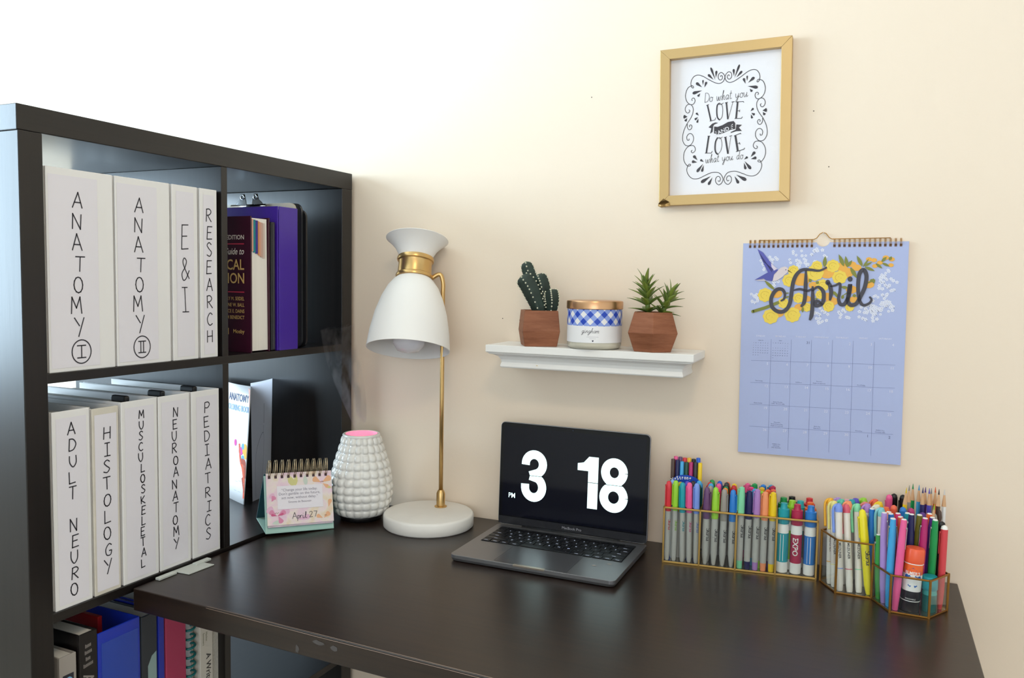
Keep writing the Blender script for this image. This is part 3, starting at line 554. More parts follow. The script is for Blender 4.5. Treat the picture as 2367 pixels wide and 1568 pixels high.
FR_BANNER= [[(-166,-17),(-103,-29),(-21,-5),(77,44),(175,54),(205,15),(213,-89),(131,-97),(50,-129),(-32,-158),(-115,-162),(-162,-139)],[(-266,-24),(-205,36),(-148,55),(-101,42),(-163,20),(-183,-8),(-188,-112),(-233,-143),(-215,-48)],[(227,-11),(325,-25),(274,-68),(329,-133),(231,-131),(133,-155),(137,-138),(222,-102)]]
FR_TXT= [[(-384,437),(407,455)],[(-275,-680),(379,-649)],[(-62,-127),(89,-65)]]
CAL_APRIL= [[(-664,858),(-609,897),(-598,987),(-643,1061),(-729,1063),(-798,983),(-830,862),(-796,735),(-686,663),(-573,696),(-506,825),(-485,1019),(-464,1198),(-412,1332),(-317,1415),(-178,1416),(-39,1403),(83,1462)],[(-261,1408),(-255,1172),(-257,950),(-274,831),(-320,763)],[(-458,1050),(-346,1074),(-219,1047),(-151,1085)],[(-139,1129),(-129,879),(-134,642),(-164,530)],[(-149,1041),(-55,1116),(37,1044),(50,897),(12,816),(-70,791),(-86,850),(-31,866),(40,802)],[(100,1199),(143,1149),(168,1032),(154,885)],[(144,1127),(232,1150),(305,1180),(307,1035),(293,918),(327,824),(394,832),(444,936),(468,1067),(468,1168),(448,994),(446,877),(496,813),(582,844),(643,969),(703,1129),(722,1316),(671,1424),(608,1344),(597,1113),(626,911),(690,818),(781,849),(818,915),(783,965)]]
CAL_DOTS= [(464,1263),(107,1199)]
CAL_WHITE= [(-829,1627,111),(-1004,1476,111),(-409,1614,163),(-321,1511,104),(-63,1659,141),(1039,1263,185),(1047,1078,141),(928,817,208),(815,670,208),(1060,792,148),(6,616,178),(414,673,141),(-1074,993,126),(-777,1179,89),(-1099,871,89)]
CAL_BLOOM= [(-935,958,122),(-827,576,131),(-456,617,131),(-536,1227,111),(-471,1399,92),(-368,918,89),(-106,1365,136),(177,1485,107),(294,1289,116),(26,1147,104),(-222,758,77),(137,782,92),(477,776,71),(-620,822,92),(-8,984,77),(-83,1483,89)]
CAL_ORANGE= [(-339,1244,134),(-741,984,89),(86,1367,119),(399,1370,104),(314,1471,89),(188,871,89),(116,958,74),(-699,640,89),(-348,754,74),(-125,1144,74),(492,1082,82),(768,1173,74),(539,909,67),(563,1459,67),(487,1516,59),(749,1604,42),(829,1590,42),(1010,1633,45),(1102,1605,42),(923,1547,42),(846,1490,39),(1094,1506,39),(-228,906,67)]
CAL_LEAF= [(-779,1059,-959,1221,59),(41,1469,47,1659,67),(354,1486,264,1689,67),(408,1472,374,1660,59),(408,1472,484,1588,52),(648,1488,554,1668,59),(662,1474,749,1618,33),(689,1474,850,1404,52),(688,1488,804,1561,37),(463,1458,577,1271,67),(948,1562,1022,1647,52),(1064,1591,1100,1655,52),(858,1533,966,1448,42),(962,1540,1075,1484,42),(688,1172,876,1261,21),(830,1260,779,1216,59),(829,1275,846,1189,52),(328,1123,450,1110,52),(361,977,479,1060,18),(350,919,367,992,52),(238,990,202,1047,59),(267,946,236,1033,45),(-44,1175,-87,1218,59),(-169,1203,-200,1261,59),(-527,1004,-612,994,24),(-525,944,-595,912,33),(-289,667,-286,771,45),(551,952,535,1010,59),(-47,910,-102,909,30)]
CAL_STICK= [(-1136,657),(-919,732),(-692,835)]
CAL_BIRD= [[(-1095,1780),(-998,1717),(-892,1582),(-802,1478),(-727,1404),(-796,1328),(-898,1357),(-953,1462),(-1023,1612)],[(-1126,1226),(-913,1357),(-727,1404),(-796,1313),(-821,1208),(-952,1229)],[(-796,1328),(-686,1449),(-616,1472),(-558,1442),(-562,1375),(-652,1285),(-735,1224),(-814,1208)],[(-564,1413),(-484,1358),(-563,1390)],[(-854,1530),(-743,1426),(-799,1396),(-844,1463)],[(-1126,1222),(-967,1251),(-922,1214),(-1023,1208)]]
CAL_H= [[(-1138,-231),(1237,-189)],[(-1135,-633),(1247,-586)],[(-1134,-1034),(1251,-986)],[(-1128,-1436),(1254,-1383)]]
CAL_V= [[(-801,169),(-787,-1816)],[(-460,175),(-442,-1824)],[(-120,182),(-99,-1808)],[(224,196),(241,-1792)],[(559,194),(582,-1799)],[(894,193),(921,-1782)]]
CAL_NUM= [[(-851,-277),(1190,-246)],[(-852,-682),(1194,-645)],[(-853,-1083),(1183,-1046)],[(-855,-1480),(1200,-1438)],[(-178,131),(1187,151)]]
CAL_DAY= [(-984,219),(1060,252)]
CAL_MINI= [(-981,140),(-640,148)]

# ------------------------------------------------------------------ desk flip calendar
ang = math.atan2(.1049, .0810)
Md = Matrix.Translation((.0101, -.2925, .0001)) @ Matrix.Rotation(R(3.77), 4, 'Y') @ Matrix.Rotation(ang, 4, 'Z')   # rests on the shelf edge and the desk
dc = thing('desk_calendar', 'small flip desk calendar with pastel flowers on a mint easel', 'calendar', M=Md)
MINT = mat('mint_card', '#a9cfc4', rough=.6); TEALC = mat('teal_card', '#1c4a56', rough=.6)
Wc = .1325; Dd = .096; AZ = .103; AY = .046
MB().box(0, Wc, 0, Dd, 0, .0022).build('easel_base', MINT, dc, bevel=.0005)
nrm = math.hypot(AY, AZ); ty, tz = AY/nrm, AZ/nrm                                 # up along front board
def fb(u, v, e): return (u, v*ty-e*tz, .0022+v*tz+e*ty)                           # board coordinates (e = out of face)
MB().loops([[fb(0, 0, e), fb(Wc, 0, e), fb(Wc, nrm, e), fb(0, nrm, e)] for e in (-.0022, 0)]).build('easel_front', MINT, dc, bevel=.0005)
b = MB(); b.loops([[(0, Dd, .0022), (Wc, Dd, .0022), (Wc, AY, .0022+AZ), (0, AY, .0022+AZ)], [(0, Dd-.0025, .0022), (Wc, Dd-.0025, .0022), (Wc, AY-.0024, .0022+AZ-.001), (0, AY-.0024, .0022+AZ-.001)]]); b.build('easel_back', TEALC, dc)
MB().loops([[fb(.004, .009, e), fb(Wc-.003, .009, e), fb(Wc-.003, nrm-.001, e), fb(.004, nrm-.001, e)] for e in (.0004, .0052)]).build('page_stack', mat('page_stack_edges', '#c9b9c4', rough=.7, vary=.25, vscale=(60, 60, 900)), dc)
E0 = .0062
pastel = bpy.data.materials.new('pastel_page'); pastel.use_nodes = True; nt = pastel.node_tree; pp = nt.nodes['Principled BSDF']; pp.inputs['Roughness'].default_value = .65
tc = nt.nodes.new('ShaderNodeTexCoord'); nz = nt.nodes.new('ShaderNodeTexNoise'); nz.inputs['Scale'].default_value = 38; nz.inputs['Detail'].default_value = 3; nz.inputs['Distortion'].default_value = .6; cr0 = nt.nodes.new('ShaderNodeValToRGB')
cr0.color_ramp.elements[0].position = .25; cr0.color_ramp.elements[0].color = (*hx('#e6c6dc'), 1); cr0.color_ramp.elements[1].position = .78; cr0.color_ramp.elements[1].color = (*hx('#f2c9ad'), 1)
for ps, cc_ in ((.42, '#efd3df'), (.55, '#f0e2dc'), (.66, '#ecdcc4')): e_ = cr0.color_ramp.elements.new(ps); e_.color = (*hx(cc_), 1)
nt.links.new(tc.outputs['Object'], nz.inputs[0]); nt.links.new(nz.outputs['Fac'], cr0.inputs[0]); nt.links.new(cr0.outputs[0], pp.inputs['Base Color'])
MB().loops([[fb(.003, .0125, e), fb(Wc-.001, .0125, e), fb(Wc-.001, nrm, e), fb(.003, nrm, e)] for e in (.0053, E0)]).build('page', pastel, dc)
def dart(name, col, fn, e=.0003):
    a = Art(); fn(a); a.build(name, mat('pastel_'+col, col, rough=.7), dc, lambda u, v: fb(u, v, E0+e), split=name in ('flower_print', 'leaf_print'))
dart('flower_print', '#e9bcd4', lambda a: (a.drop(.020, .032, .004, .046, .016), a.drop(.024, .032, .044, .044, .018), a.drop(.022, .060, .010, .072, .012), a.drop(.06, .020, .085, .026, .010)), .0002)
dart('flower_print', '#e08fb0', lambda a: (a.drop(.020, .030, .008, .040, .010), a.drop(.022, .030, .038, .038, .010), a.drop(.024, .030, .030, .016, .010), a.drop(.012, .058, .018, .068, .010)), .0003)
dart('flower_print', '#d4608c', lambda a: (a.drop(.022, .030, .010, .033, .005), a.drop(.022, .030, .034, .034, .005)), .0004)
dart('flower_print', '#eeb68c', lambda a: (a.drop(.110, .090, .094, .099, .012), a.drop(.112, .090, .130, .100, .012), a.drop(.111, .088, .104, .080, .008), a.drop(.113, .088, .124, .080, .008), a.drop(.122, .040, .127, .056, .008), a.drop(.112, .020, .124, .030, .010), a.drop(.110, .020, .098, .026, .008)), .0003)
dart('leaf_print', '#d6d08e', lambda a: (a.leaf(.055, .086, .046, .108, .012), a.leaf(.058, .086, .062, .108, .008), a.leaf(.118, .082, .131, .078, .006)), .0003)
dart('leaf_print', '#cfd9cd', lambda a: (a.leaf(.08, .086, .078, .106, .009), a.leaf(.012, .016, .034, .020, .008)), .0003)
dart('centre_print', '#8d6a5a', lambda a: [a.disc(.018+.002*k, .035+.001*(k % 2), .0008, 6) for k in range(4)]+[a.disc(.110+.002*k, .091+.001*(k % 2), .0009, 6) for k in range(3)]+[a.disc(.114+.0016*k, .025, .0007, 6) for k in range(3)], .0006)
dart('text_panel', '#eee9ef', lambda a: a.rect(.023, .042, .112, .087), .0007)
def dtext(a):
    a.text('\u201cChange your life today.', .0072, .0665, .0765, 'C'); a.text("Don't gamble on the future,", .0072, .0665, .0690, 'C'); a.text('act now, without delay.\u201d', .0072, .0665, .0615, 'C'); a.text('Simone de Beauvoir', .0056, .0665, .0535, 'C')
dart('quote_print', '#8e8896', dtext, .0010)
a = Art(); a.script('April', .0505, .0225, .0120, .0125, .0009, .07); a.script('27', .0835, .0235, .0110, .0130, .0009, .16); a.build('date_print', mat('date_ink', '#4a4452', rough=.7), dc, lambda u, v: fb(u, v, E0+.0009))
dart('punch_hole', '#4c3740', lambda a: [a.rect(.0065+k*.01235, nrm-.0105, .0115+k*.01235, nrm-.0045) for k in range(10)], .0005)
WIRE = mat('bronze_wire', '#c4ae8c', rough=.3, metal=1.0)
for k in range(10):
    u0 = .0075+k*.01235
    for dx in (0, .003):
        b = MB(); c0 = fb(u0+dx, nrm-.007, E0+.001)
        pts = crom([c0, (u0+dx, c0[1]-.005, c0[2]+.014), (u0+dx+.001, AY-.003, .0022+AZ+.0275), (u0+dx+.0015, AY+.011, .0022+AZ+.016), (u0+dx, AY+.010, .0022+AZ-.006)], 5)
        b.tube(pts, .0007, 5); b.build('wire_loop', WIRE, dc, smooth=True)

# ------------------------------------------------------------------ aroma diffuser
df = thing('aroma_diffuser', 'white dimpled ceramic aroma diffuser with pink glowing top', 'diffuser', (.0934, -.0982, DZ))
prof = [(.0455, .008), (.0505, .014), (.0575, .030), (.0622, .052), (.0628, .066), (.0605, .090), (.0545, .118), (.0465, .143), (.0395, .166), (.0360, .1775)]
def rad(z):
    for (r0, z0), (r1, z1) in zip(prof, prof[1:]):
        if z <= z1: return r0+(r1-r0)*(z-z0)/(z1-z0)
    return prof[-1][0]
b = MB(); NR, NB = 10, 20; NA = NB*8; NZ = NR*8; vs = []; fs = []; zA, zB = .012, .1745
for j in range(NZ+1):
    z = zA+(zB-zA)*j/NZ; row = j/NZ*NR
    for k in range(NA):
        fr_ = (row % 1)-.5; col = k/NA*NB; fc = (col % 1)-.5
        d = max(0, 1.0-(abs(fr_*2)**2.2)-(abs(fc*2)**2.2)); hgt = .0044*d**.5
        r_ = rad(z)+hgt-.001; a_ = 2*math.pi*k/NA; vs.append((r_*math.cos(a_), r_*math.sin(a_), z))
for j in range(NZ):
    for k in range(NA): k2 = (k+1) % NA; fs.append((j*NA+k, j*NA+k2, (j+1)*NA+k2, (j+1)*NA+k))
b.add(vs, fs).build('shell', mat('glazed_white_ceramic', '#edebe5', rough=.22, coat=.3), df, smooth=True)
MB().lathe([(.0380, .1730), (.0390, .1765), (.0372, .1785), (.0335, .1785), (.0325, .170), (.0325, .155)], 48, cap0=False, cap1=False).build('rim', MATS['glazed_white_ceramic'], df, smooth=True)
MB().lathe([(.0323, .178), (.0321, .160), (.030, .150), (.001, .149)], 40, cap0=False).build('glowing_well', mat('pink_glow', '#ff9fb4', rough=.5, emit='#ff7f9e', es=.75), df, smooth=True)
MB().lathe([(.040, 0), (.043, .004), (.046, .012), (.044, .0135)], 40).build('base', M_BLK, df, smooth=True)
cd = MB(); cd.tube(crom([(.030, -.042, DZ+.0022), (.008, -.058, DZ+.0022), (.012, -.03, DZ+.0022), (.045, -.017, DZ+.0022), (.10, -.010, DZ+.0022), (.15, -.006, DZ+.0022)], 6), .0017, 6)
link_props(cd.build('power_cord', mat('dark_cord', '#15171c', rough=.4), smooth=True), 'thin dark power cord on the desk behind the aroma diffuser', 'cord')
# mist rising from the diffuser
mv = bpy.data.materials.new('mist_volume'); mv.use_nodes = True; nt = mv.node_tree; nt.nodes.clear()
o_ = nt.nodes.new('ShaderNodeOutputMaterial'); vp = nt.nodes.new('ShaderNodeVolumeScatter'); vp.inputs['Color'].default_value = (.95, .96, 1, 1)
tc = nt.nodes.new('ShaderNodeTexCoord'); mp = nt.nodes.new('ShaderNodeMapping'); mp.inputs['Scale'].default_value = (38, 38, 16)
nz = nt.nodes.new('ShaderNodeTexNoise'); nz.inputs['Scale'].default_value = 1; nz.inputs['Detail'].default_value = 4; nz.inputs['Distortion'].default_value = 1.2
mr = nt.nodes.new('ShaderNodeMapRange'); mr.inputs[1].default_value = .48; mr.inputs[2].default_value = .75; mr.inputs[3].default_value = 0; mr.inputs[4].default_value = 40
nt.links.new(tc.outputs['Object'], mp.inputs[0]); nt.links.new(mp.outputs[0], nz.inputs[0]); nt.links.new(nz.outputs['Fac'], mr.inputs[0]); nt.links.new(mr.outputs[0], vp.inputs['Density']); nt.links.new(vp.outputs[0], o_.inputs['Volume'])
b = MB(); b.tube(crom([(.092, -.100, .181), (.086, -.104, .22), (.070, -.104, .27), (.050, -.100, .32), (.042, -.104, .365), (.036, -.104, .39)], 5), [.010+.026*math.sin(min(1, k/18)*1.5) for k in range(26)], 14)
ms = b.build('mist', mv, smooth=True); link_props(ms, 'faint wisp of white mist rising from the aroma diffuser', 'mist', kind='stuff')

# ------------------------------------------------------------------ desk lamp
lm = thing('desk_lamp', 'white desk lamp with brass stem and bell shade with flared top', 'lamp', (.2431, -.0765, DZ))
LO = Vector(lm.location)
MB().lathe([(.0885, 0), (.0915, .003), (.0915, .023), (.089, .0265), (.085, .0275), (.001, .0278)], 64).build('base', mat('white_stone', '#eeeae3', rough=.55, vary=.03, vscale=(20, 20, 20)), lm, smooth=True, angle=50)
pl = Vector((.2464, -.0335, 0))-Vector((LO.x, LO.y, 0))
MB().lathe([(.0128, .0277), (.0128, .0295), (.0090, .0310), (.0090, .056), (.0070, .061), (.0052, .0635)], 28, Matrix.Translation(pl)).build('ferrule', M_BRASS, lm, smooth=True, angle=40)
rr = Vector((cx_.x, cx_.y, 0)).normalized(); tc_ = Vector((CAM.x-.2, CAM.y+.03, 0)).normalized()
hc = Vector((.1925, -.0545, .5165))-LO                                      # collar centre
z_ = (Vector((0, 0, 1))*math.cos(R(15))-tc_*math.sin(R(19))+rr*math.sin(R(4))).normalized(); y_ = z_.cross(rr).normalized(); x_ = y_.cross(z_)
HM = Matrix(((x_.x, y_.x, z_.x, hc.x), (x_.y, y_.y, z_.y, hc.y), (x_.z, y_.z, z_.z, hc.z), (0, 0, 0, 1)))
att = HM @ Vector((.036, 0.004, -.020)); hz = .501-LO.z
b = MB(); pt = [pl+Vector((0, 0, z)) for z in (.060, .20, .36, hz-.05)]+[pl+Vector((0, 0, hz-.022)), pl.lerp(att, .12)+Vector((0, 0, 0))]
top = Vector((pl.x, pl.y, hz-.006)); e = Vector((att.x, att.y, att.z))
pt = [pl+Vector((0, 0, .060)), pl+Vector((0, 0, .25)), pl+Vector((0, 0, hz-.06))]+crom([pl+Vector((0, 0, hz-.035)), pl+Vector((0, 0, hz-.015)), (pl+Vector((0, 0, hz+.002))).lerp(Vector((e.x, e.y, hz+.002)), .28), e], 5)
b.tube(pt, .0044, 14).build('stem', M_BRASS, lm, smooth=True)
MB().lathe([(.0345, -.024), (.0375, -.0235), (.0380, -.019), (.0370, -.0165), (.0345, -.0155), (.0338, .010), (.0345, .0115), (.0372, .0125), (.0378, .017), (.0368, .0205), (.0340, .0215)], 48, HM).build('collar', M_BRASS, lm, smooth=True, angle=50)
MB().lathe([(.034, -.0235), (.041, -.030), (.052, -.045), (.0625, -.068), (.0725, -.100), (.0795, -.137), (.0832, -.173), (.0815, -.173), (.0778, -.137), (.0708, -.100), (.0608, -.068), (.0503, -.046), (.039, -.0318), (.030, -.0255)], 64, HM, cap0=False, cap1=False).build('shade', mat('white_lamp_metal', '#f1efec', rough=.5), lm, smooth=True, angle=60)
MB().lathe([(.0335, .0205), (.036, .027), (.0435, .040), (.0545, .052), (.0640, .0595), (.0632, .0605), (.0535, .0532), (.0425, .0412), (.0345, .028), (.031, .0215)], 64, HM, cap0=False, cap1=False).build('top_flare', MATS['white_lamp_metal'], lm, smooth=True, angle=60)
b = MB(); b.lathe([(.0130, -.065), (.0135, -.090), (.020, -.106), (.030, -.126), (.0335, -.144), (.0315, -.162), (.022, -.175), (.001, -.180)], 32, HM, cap0=False); b.build('bulb', mat('frosted_bulb', '#e9e7ee', rough=.25), lm, smooth=True)
MB().lathe([(.0150, -.026), (.0150, -.086)], 20, HM).build('socket', M_WHITEP, lm, smooth=True, angle=50)

# ------------------------------------------------------------------ laptop
lp = thing('laptop', 'open grey laptop showing a large flip clock reading 3 18 PM', 'laptop', (.5357, -.1375, DZ), (0, 0, R(.9)))
GREY = mat('space_grey_aluminium', '#8b8a8d', rough=.38, metal=.85)
hw, hd = .152, .106; foot = .0012
def rr2(x0, x1, y0, y1, r): return [(p[0], p[1]) for p in rrect(x0, x1, y0, y1, r)]
b = MB(); b.loops([[(x*.985, y*.98, foot) for x, y in rr2(-hw, hw, -hd, hd, .010)], [(x, y, foot+.005) for x, y in rr2(-hw, hw, -hd, hd, .010)], [(x, y, .0125) for x, y in rr2(-hw, hw, -hd, hd, .010)]])
b.build('base_case', GREY, lp, bevel=.0006)
for fx in (-.12, .12):
    for fy in (-.085, .085): MB().lathe([(.006, 0), (.007, foot+.0006)], 14, Matrix.Translation((fx, fy, 0))).build('rubber_foot', M_BLK, lp)
DK = .0125
KW = mat('keyboard_black', '#0b0b0f', rough=.45)
a = Art(); a.rect(-.1365, -.012, .1365, .0845); a.build('keyboard_well', KW, lp, lambda u, v: (u, v, DK+.0002))
a = Art(); a.rect(-.067, -.100, .067, -.0165); a.build('trackpad', mat('trackpad_grey', '#7f7e83', rough=.3, metal=.8), lp, lambda u, v: (u, v, DK+.0002))
a = Art(); a.ribbon([(-.067, -.100), (.067, -.100), (.067, -.0165), (-.067, -.0165), (-.067, -.100)], .0006); a.build('trackpad_seam', mat('seam_dark', '#3b3b3f', rough=.5), lp, lambda u, v: (u, v, DK+.0003))
KEY = mat('key_black', '#0d0d13', rough=.4); keymesh = {}
def key(x, y, w, h):
    k = (round(w, 4), round(h, 4))
    if k not in keymesh:
        o = MB().box(-w/2, w/2, -h/2, h/2, 0, .0011).build('key', KEY, lp, bevel=.0004); keymesh[k] = o; o.location = (x, y, DK+.0003); return
    o = keymesh[k].copy(); COL.objects.link(o); o.parent = lp; o.location = (x, y, DK+.0003)
rows = [(.0845-.0135-.0085, '`1234567890-=', [1]*13+[1.5]), (None, 'QWERTYUIOP[]', [1.5]+[1]*13), (None, "ASDFGHJKL;'", [1.8]+[1]*11+[1.7]), (None, 'ZXCVBNM,./', [2.35]+[1]*10+[2.2]), (None, '', [1, 1, 1, 1.25, 5.3, 1.25, 1, 1, 1, 1])]
PW = .273/14.5; KP = .0165; leg = Art()
MB().box(-.1155, .1155, .0735, .0825, 0, .0009).build('touch_strip', mat('touch_strip_glass', '#08080c', rough=.12), lp).location = (0, 0, DK+.0003)
key(-.1265, .078, .017, .009); key(.1265, .078, .017, .009)
for i, (_, letters, ws) in enumerate(rows):
    y = .0625-i*KP; tot = sum(ws); x = -.1365; sc_ = .273/tot; li = 0
    for j, w_ in enumerate(ws):
        w2 = w_*sc_; key(x+w2/2, y, round(w2-.0024, 4), .0141)
        if w_ == 1 and li < len(letters): leg.text(letters[li], .0058, x+w2/2, y-.002, 'C', bold=.01, res=1); li += 1
        elif w_ != 5.3: leg.rect(x+w2*.5-.0035, y-.004, x+w2*.5+.0035, y-.0028)
        x += w2
leg.build('key_legends', mat('key_legend_white', '#cfd6e6', rough=.5, emit='#aebbe0', es=.35), lp, lambda u, v: (u, v, DK+.00155))
a = Art(); a.poly([(-.029, 0), (.029, 0), (.026, .0022), (-.026, .0022)]); 
MB().box(-.029, .029, -hd-.0005, -hd+.006, DK-.0030, DK+.0004).build('finger_notch', mat('notch_bright', '#b9ada0', rough=.3, metal=.85), lp, bevel=.0005)
for sx_, sy_ in ((.098, -.048), (.120, -.030)):
    a = Art(); a.disc(sx_, sy_, .004, 12, .003); a.build('smudge', mat('smudge_grey', '#98938f', rough=.6), lp, lambda u, v: (u, v, DK+.0003))
# lid
LH = .2045; LT = .0045; tilt = R(2.5)
Ml = Matrix.Translation((0, hd-.006, DK+.0015)) @ Matrix.Rotation(-tilt, 4, 'X')
def lm_(u, v, e): return Ml @ Vector((u, -e, v))
b = MB(); pl_ = rr2(-hw, hw, 0, LH, .009); b.loops([[tuple(lm_(u, v, e)) for u, v in pl_] for e in (-LT, 0)]); lid = b.build('lid', GREY, lp, bevel=.0006)
b = MB(); b.loops([[tuple(lm_(u, v, e)) for u, v in rr2(-hw+.0012, hw-.0012, .0012, LH-.0012, .008)] for e in (.0001, .0005)]); b.build('bezel', mat('bezel_glass_black', '#07070b', rough=.08, spec=.3), lid)
a = Art(); a.rect(-hw+.0075, .0185, hw-.0075, LH-.009); a.build('display', mat('display_dark', '#03030b', rough=.08, spec=.3, emit='#0a0f2a', es=.12), lid, lambda u, v: lm_(u, v, .0007))
a = Art(); a.rect(-hw+.0012, .002, hw-.0012, .0165); a.build('chin', mat('chin_grey', '#26262a', rough=.12), lid, lambda u, v: lm_(u, v, .0007))
a = Art(); a.text('MacBook Pro', .0072, .004, .0068, 'C'); a.build('logo_print', mat('logo_grey', '#9a9aa2', rough=.4), lid, lambda u, v: lm_(u, v, .0010))
a = Art(); a.disc(0, LH-.0055, .0014, 12); a.build('webcam', mat('webcam_lens', '#1c2436', rough=.1), lid, lambda u, v: lm_(u, v, .0010))
MB().tube([tuple(Ml @ Vector((-.10, .003, -.001))), tuple(Ml @ Vector((.10, .003, -.001)))], .0036, 10).build('hinge', M_BLK, lp, smooth=True)
def digit8(a, x, y, w, h, t):
    a.ring(x+w/2, y+h*.745, w*.47-t/2, t, 36, h*.255-t*.38); a.ring(x+w/2, y+h*.27, w/2-t/2, t, 36, h*.27-t*.38)
def arcpts(cx, cy, rx, ry, a0, a1, n=18): return [(cx+rx*math.cos(R(a0+(a1-a0)*k/n)), cy+ry*math.sin(R(a0+(a1-a0)*k/n))) for k in range(n+1)]
SCR = mat('clock_digits', '#dff4f4', rough=.3, emit='#d6f3f2', es=1.0)
a = Art(); h = .099; yb_ = .053; w = .0535; t_ = .0172
x3 = -.1045
def three(a, x):
    a.ribbon([(x+t_*.5, yb_+h*.71)]+arcpts(x+w/2, yb_+h*.735, w/2-t_/2, h*.265-t_*.42, 170, -70, 20)+[(x+w*.34, yb_+h*.50)], t_)
    a.ribbon([(x+w*.34, yb_+h*.50)]+arcpts(x+w/2, yb_+h*.275, w/2-t_/2, h*.275-t_*.42, 70, -170, 20)+[(x+t_*.5, yb_+h*.33)], t_)
three(a, x3); a.build('clock_digit', SCR, lid, lambda u, v: lm_(u, v, .0010)); a = Art()
x1_ = .012; a.rect(x1_+.0215, yb_, x1_+.0415, yb_+h*.86); a.poly([(x1_+.0215, yb_+h*.72), (x1_, yb_+h*.72), (x1_, yb_+h*.855), (x1_+.012, yb_+h*.88), (x1_+.0225, yb_+h), (x1_+.0415, yb_+h), (x1_+.0415, yb_+h*.86), (x1_+.0215, yb_+h*.859)])
a.build('clock_digit', SCR, lid, lambda u, v: lm_(u, v, .0010)); a = Art(); digit8(a, .0572, yb_, w+.002, h, t_); a.build('clock_digit', SCR, lid, lambda u, v: lm_(u, v, .0010)); a = Art(); a.text('PM', .0140, -.1235, .0545, 'C', bold=.012, sx=.85)
a.build('clock_lettering', SCR, lid, lambda u, v: lm_(u, v, .0010))
a = Art(); a.rect(x3-.003, yb_+h*.497, x3+w+.006, yb_+h*.507); a.build('flip_seam', MATS['display_dark'], lid, lambda u, v: lm_(u, v, .0012)); a = Art(); a.rect(x1_+.018, yb_+h*.497, x1_+.104, yb_+h*.507); a.build('flip_seam', MATS['display_dark'], lid, lambda u, v: lm_(u, v, .0012))

# ------------------------------------------------------------------ wall shelf and what stands on it
SZ = .369
ws = thing('wall_shelf', 'white crown moulding ledge shelf mounted on the wall', 'shelf', wallpt(.569, SZ, 0.0), (0, 0, PHI))
hl, dp = .1985, .115
prof = [(0, 0), (0, -.0125), (.0012, -.0145), (.004, -.0150), (.0045, -.0172), (.011, -.0185), (.0185, -.0225), (.0225, -.0285), (.0235, -.0340), (.0222, -.0385), (.0215, -.0420), (.0232, -.0445)]
b = MB(); b.loops([[(-hl+i, -.0005, z), (-hl+i, -dp+i, z), (hl-i, -dp+i, z), (hl-i, -.0005, z)] for i, z in prof]); b.build('moulding', mat('white_shelf_paint', '#f1efeb', rough=.4), ws, bevel=.0008)
a = Art(); a.disc(-.1, -.037, .0016, 8, .0008); a.build('paint_mark', mat('yellow_mark', '#e8cf8c'), ws, lambda u, v: (u, -dp+.0208, v))
TERRA = woodmat('reddish_wood', '#7d4a30', '#a0674a', .55, (14, 14, 90), spec=.3)
SOIL = mat('dark_soil', '#20160f', rough=.9)
def pot(root, n, prof, rot, hollow):
    b = MB(); b.lathe(prof, n, rot=rot, cap1=False); o = b.build('pot', TERRA, root, bevel=.0012); MB().lathe([(hollow, prof[-1][1]-.012), (hollow*.98, prof[-1][1]-.004)], n, rot=rot).build('soil', SOIL, o)
# cactus
ct = thing('potted_cactus', 'dark spotted cactus in a straight faceted brown wooden pot', 'cactus', (.4665, -.048, SZ))
a_f = math.atan2(CAM.y+.048, CAM.x-.4665)
pot(ct, 4, [(.0435, 0), (.0500, .029), (.0450, .068), (.0390, .068), (.0380, .056)], a_f+R(53), .0385)
CAC = mat('cactus_skin', '#26362f', rough=.6, vary=.45, vscale=(60, 60, 40)); CTIP = mat('areole_white', '#d8d6bd', rough=.8)
Rv = Vector((cx_.x, cx_.y, 0)).normalized()
def cactus_stem(pts, rad_, ridges=5):
    P = crom([Rv*p[0]+tc_*p[1]+Vector((0, 0, p[2])) for p in pts], 7); N = len(P); b = MB(); vs = []; fs = []; n = ridges*4; dots = MB()
    u = Vector((1, 0, 0))
    for i in range(N):
        T = (P[min(i+1, N-1)]-P[max(i-1, 0)]).normalized(); u = (u-T*u.dot(T)).normalized(); w = T.cross(u); f = i/(N-1)
        r_ = rad_*(.75+.5*math.sin(min(1, f*1.3)*math.pi*.62)) * (1 if f < .8 else math.sqrt(max(.02, 1-((f-.8)/.2)**2)))
        for k in range(n):
            an = 2*math.pi*k/n; q = r_*(1+.13*math.cos(an*ridges)); vs.append(P[i]+(u*math.cos(an)+w*math.sin(an))*q)
            if k % 4 == 0 and (i+k//4) % 2 == 0 and i > 1:
                c = P[i]+(u*math.cos(an)+w*math.sin(an))*q*1.02; dots.lathe([(.0001, -.0017), (.0013, -.0009), (.0017, 0), (.0013, .0010), (.0001, .0017)], 6, Matrix.Translation(c))
    for i in range(N-1):
        for k in range(n): k2 = (k+1) % n; fs.append((i*n+k, i*n+k2, (i+1)*n+k2, (i+1)*n+k))
    fs.append(tuple((N-1)*n+k for k in range(n)))
    o = b.add(vs, fs).build('stem', CAC, ct, smooth=True); link_props(dots.build('areole_spots', CTIP, o, smooth=True), kind='stuff')
cactus_stem([(.006, -.004, .055), (-.006, -.006, .105), (-.018, -.008, .135), (-.0265, -.008, .160)], .0092)
cactus_stem([(.004, .008, .055), (-.010, .010, .090), (-.022, .010, .115), (-.036, .010, .133)], .0125)
cactus_stem([(.012, -.002, .055), (.010, -.002, .090), (.003, -.002, .120), (-.004, 0, .136)], .0115)
cactus_stem([(.020, .010, .055), (.023, .012, .080), (.022, .012, .097), (.020, .012, .108)], .0098)
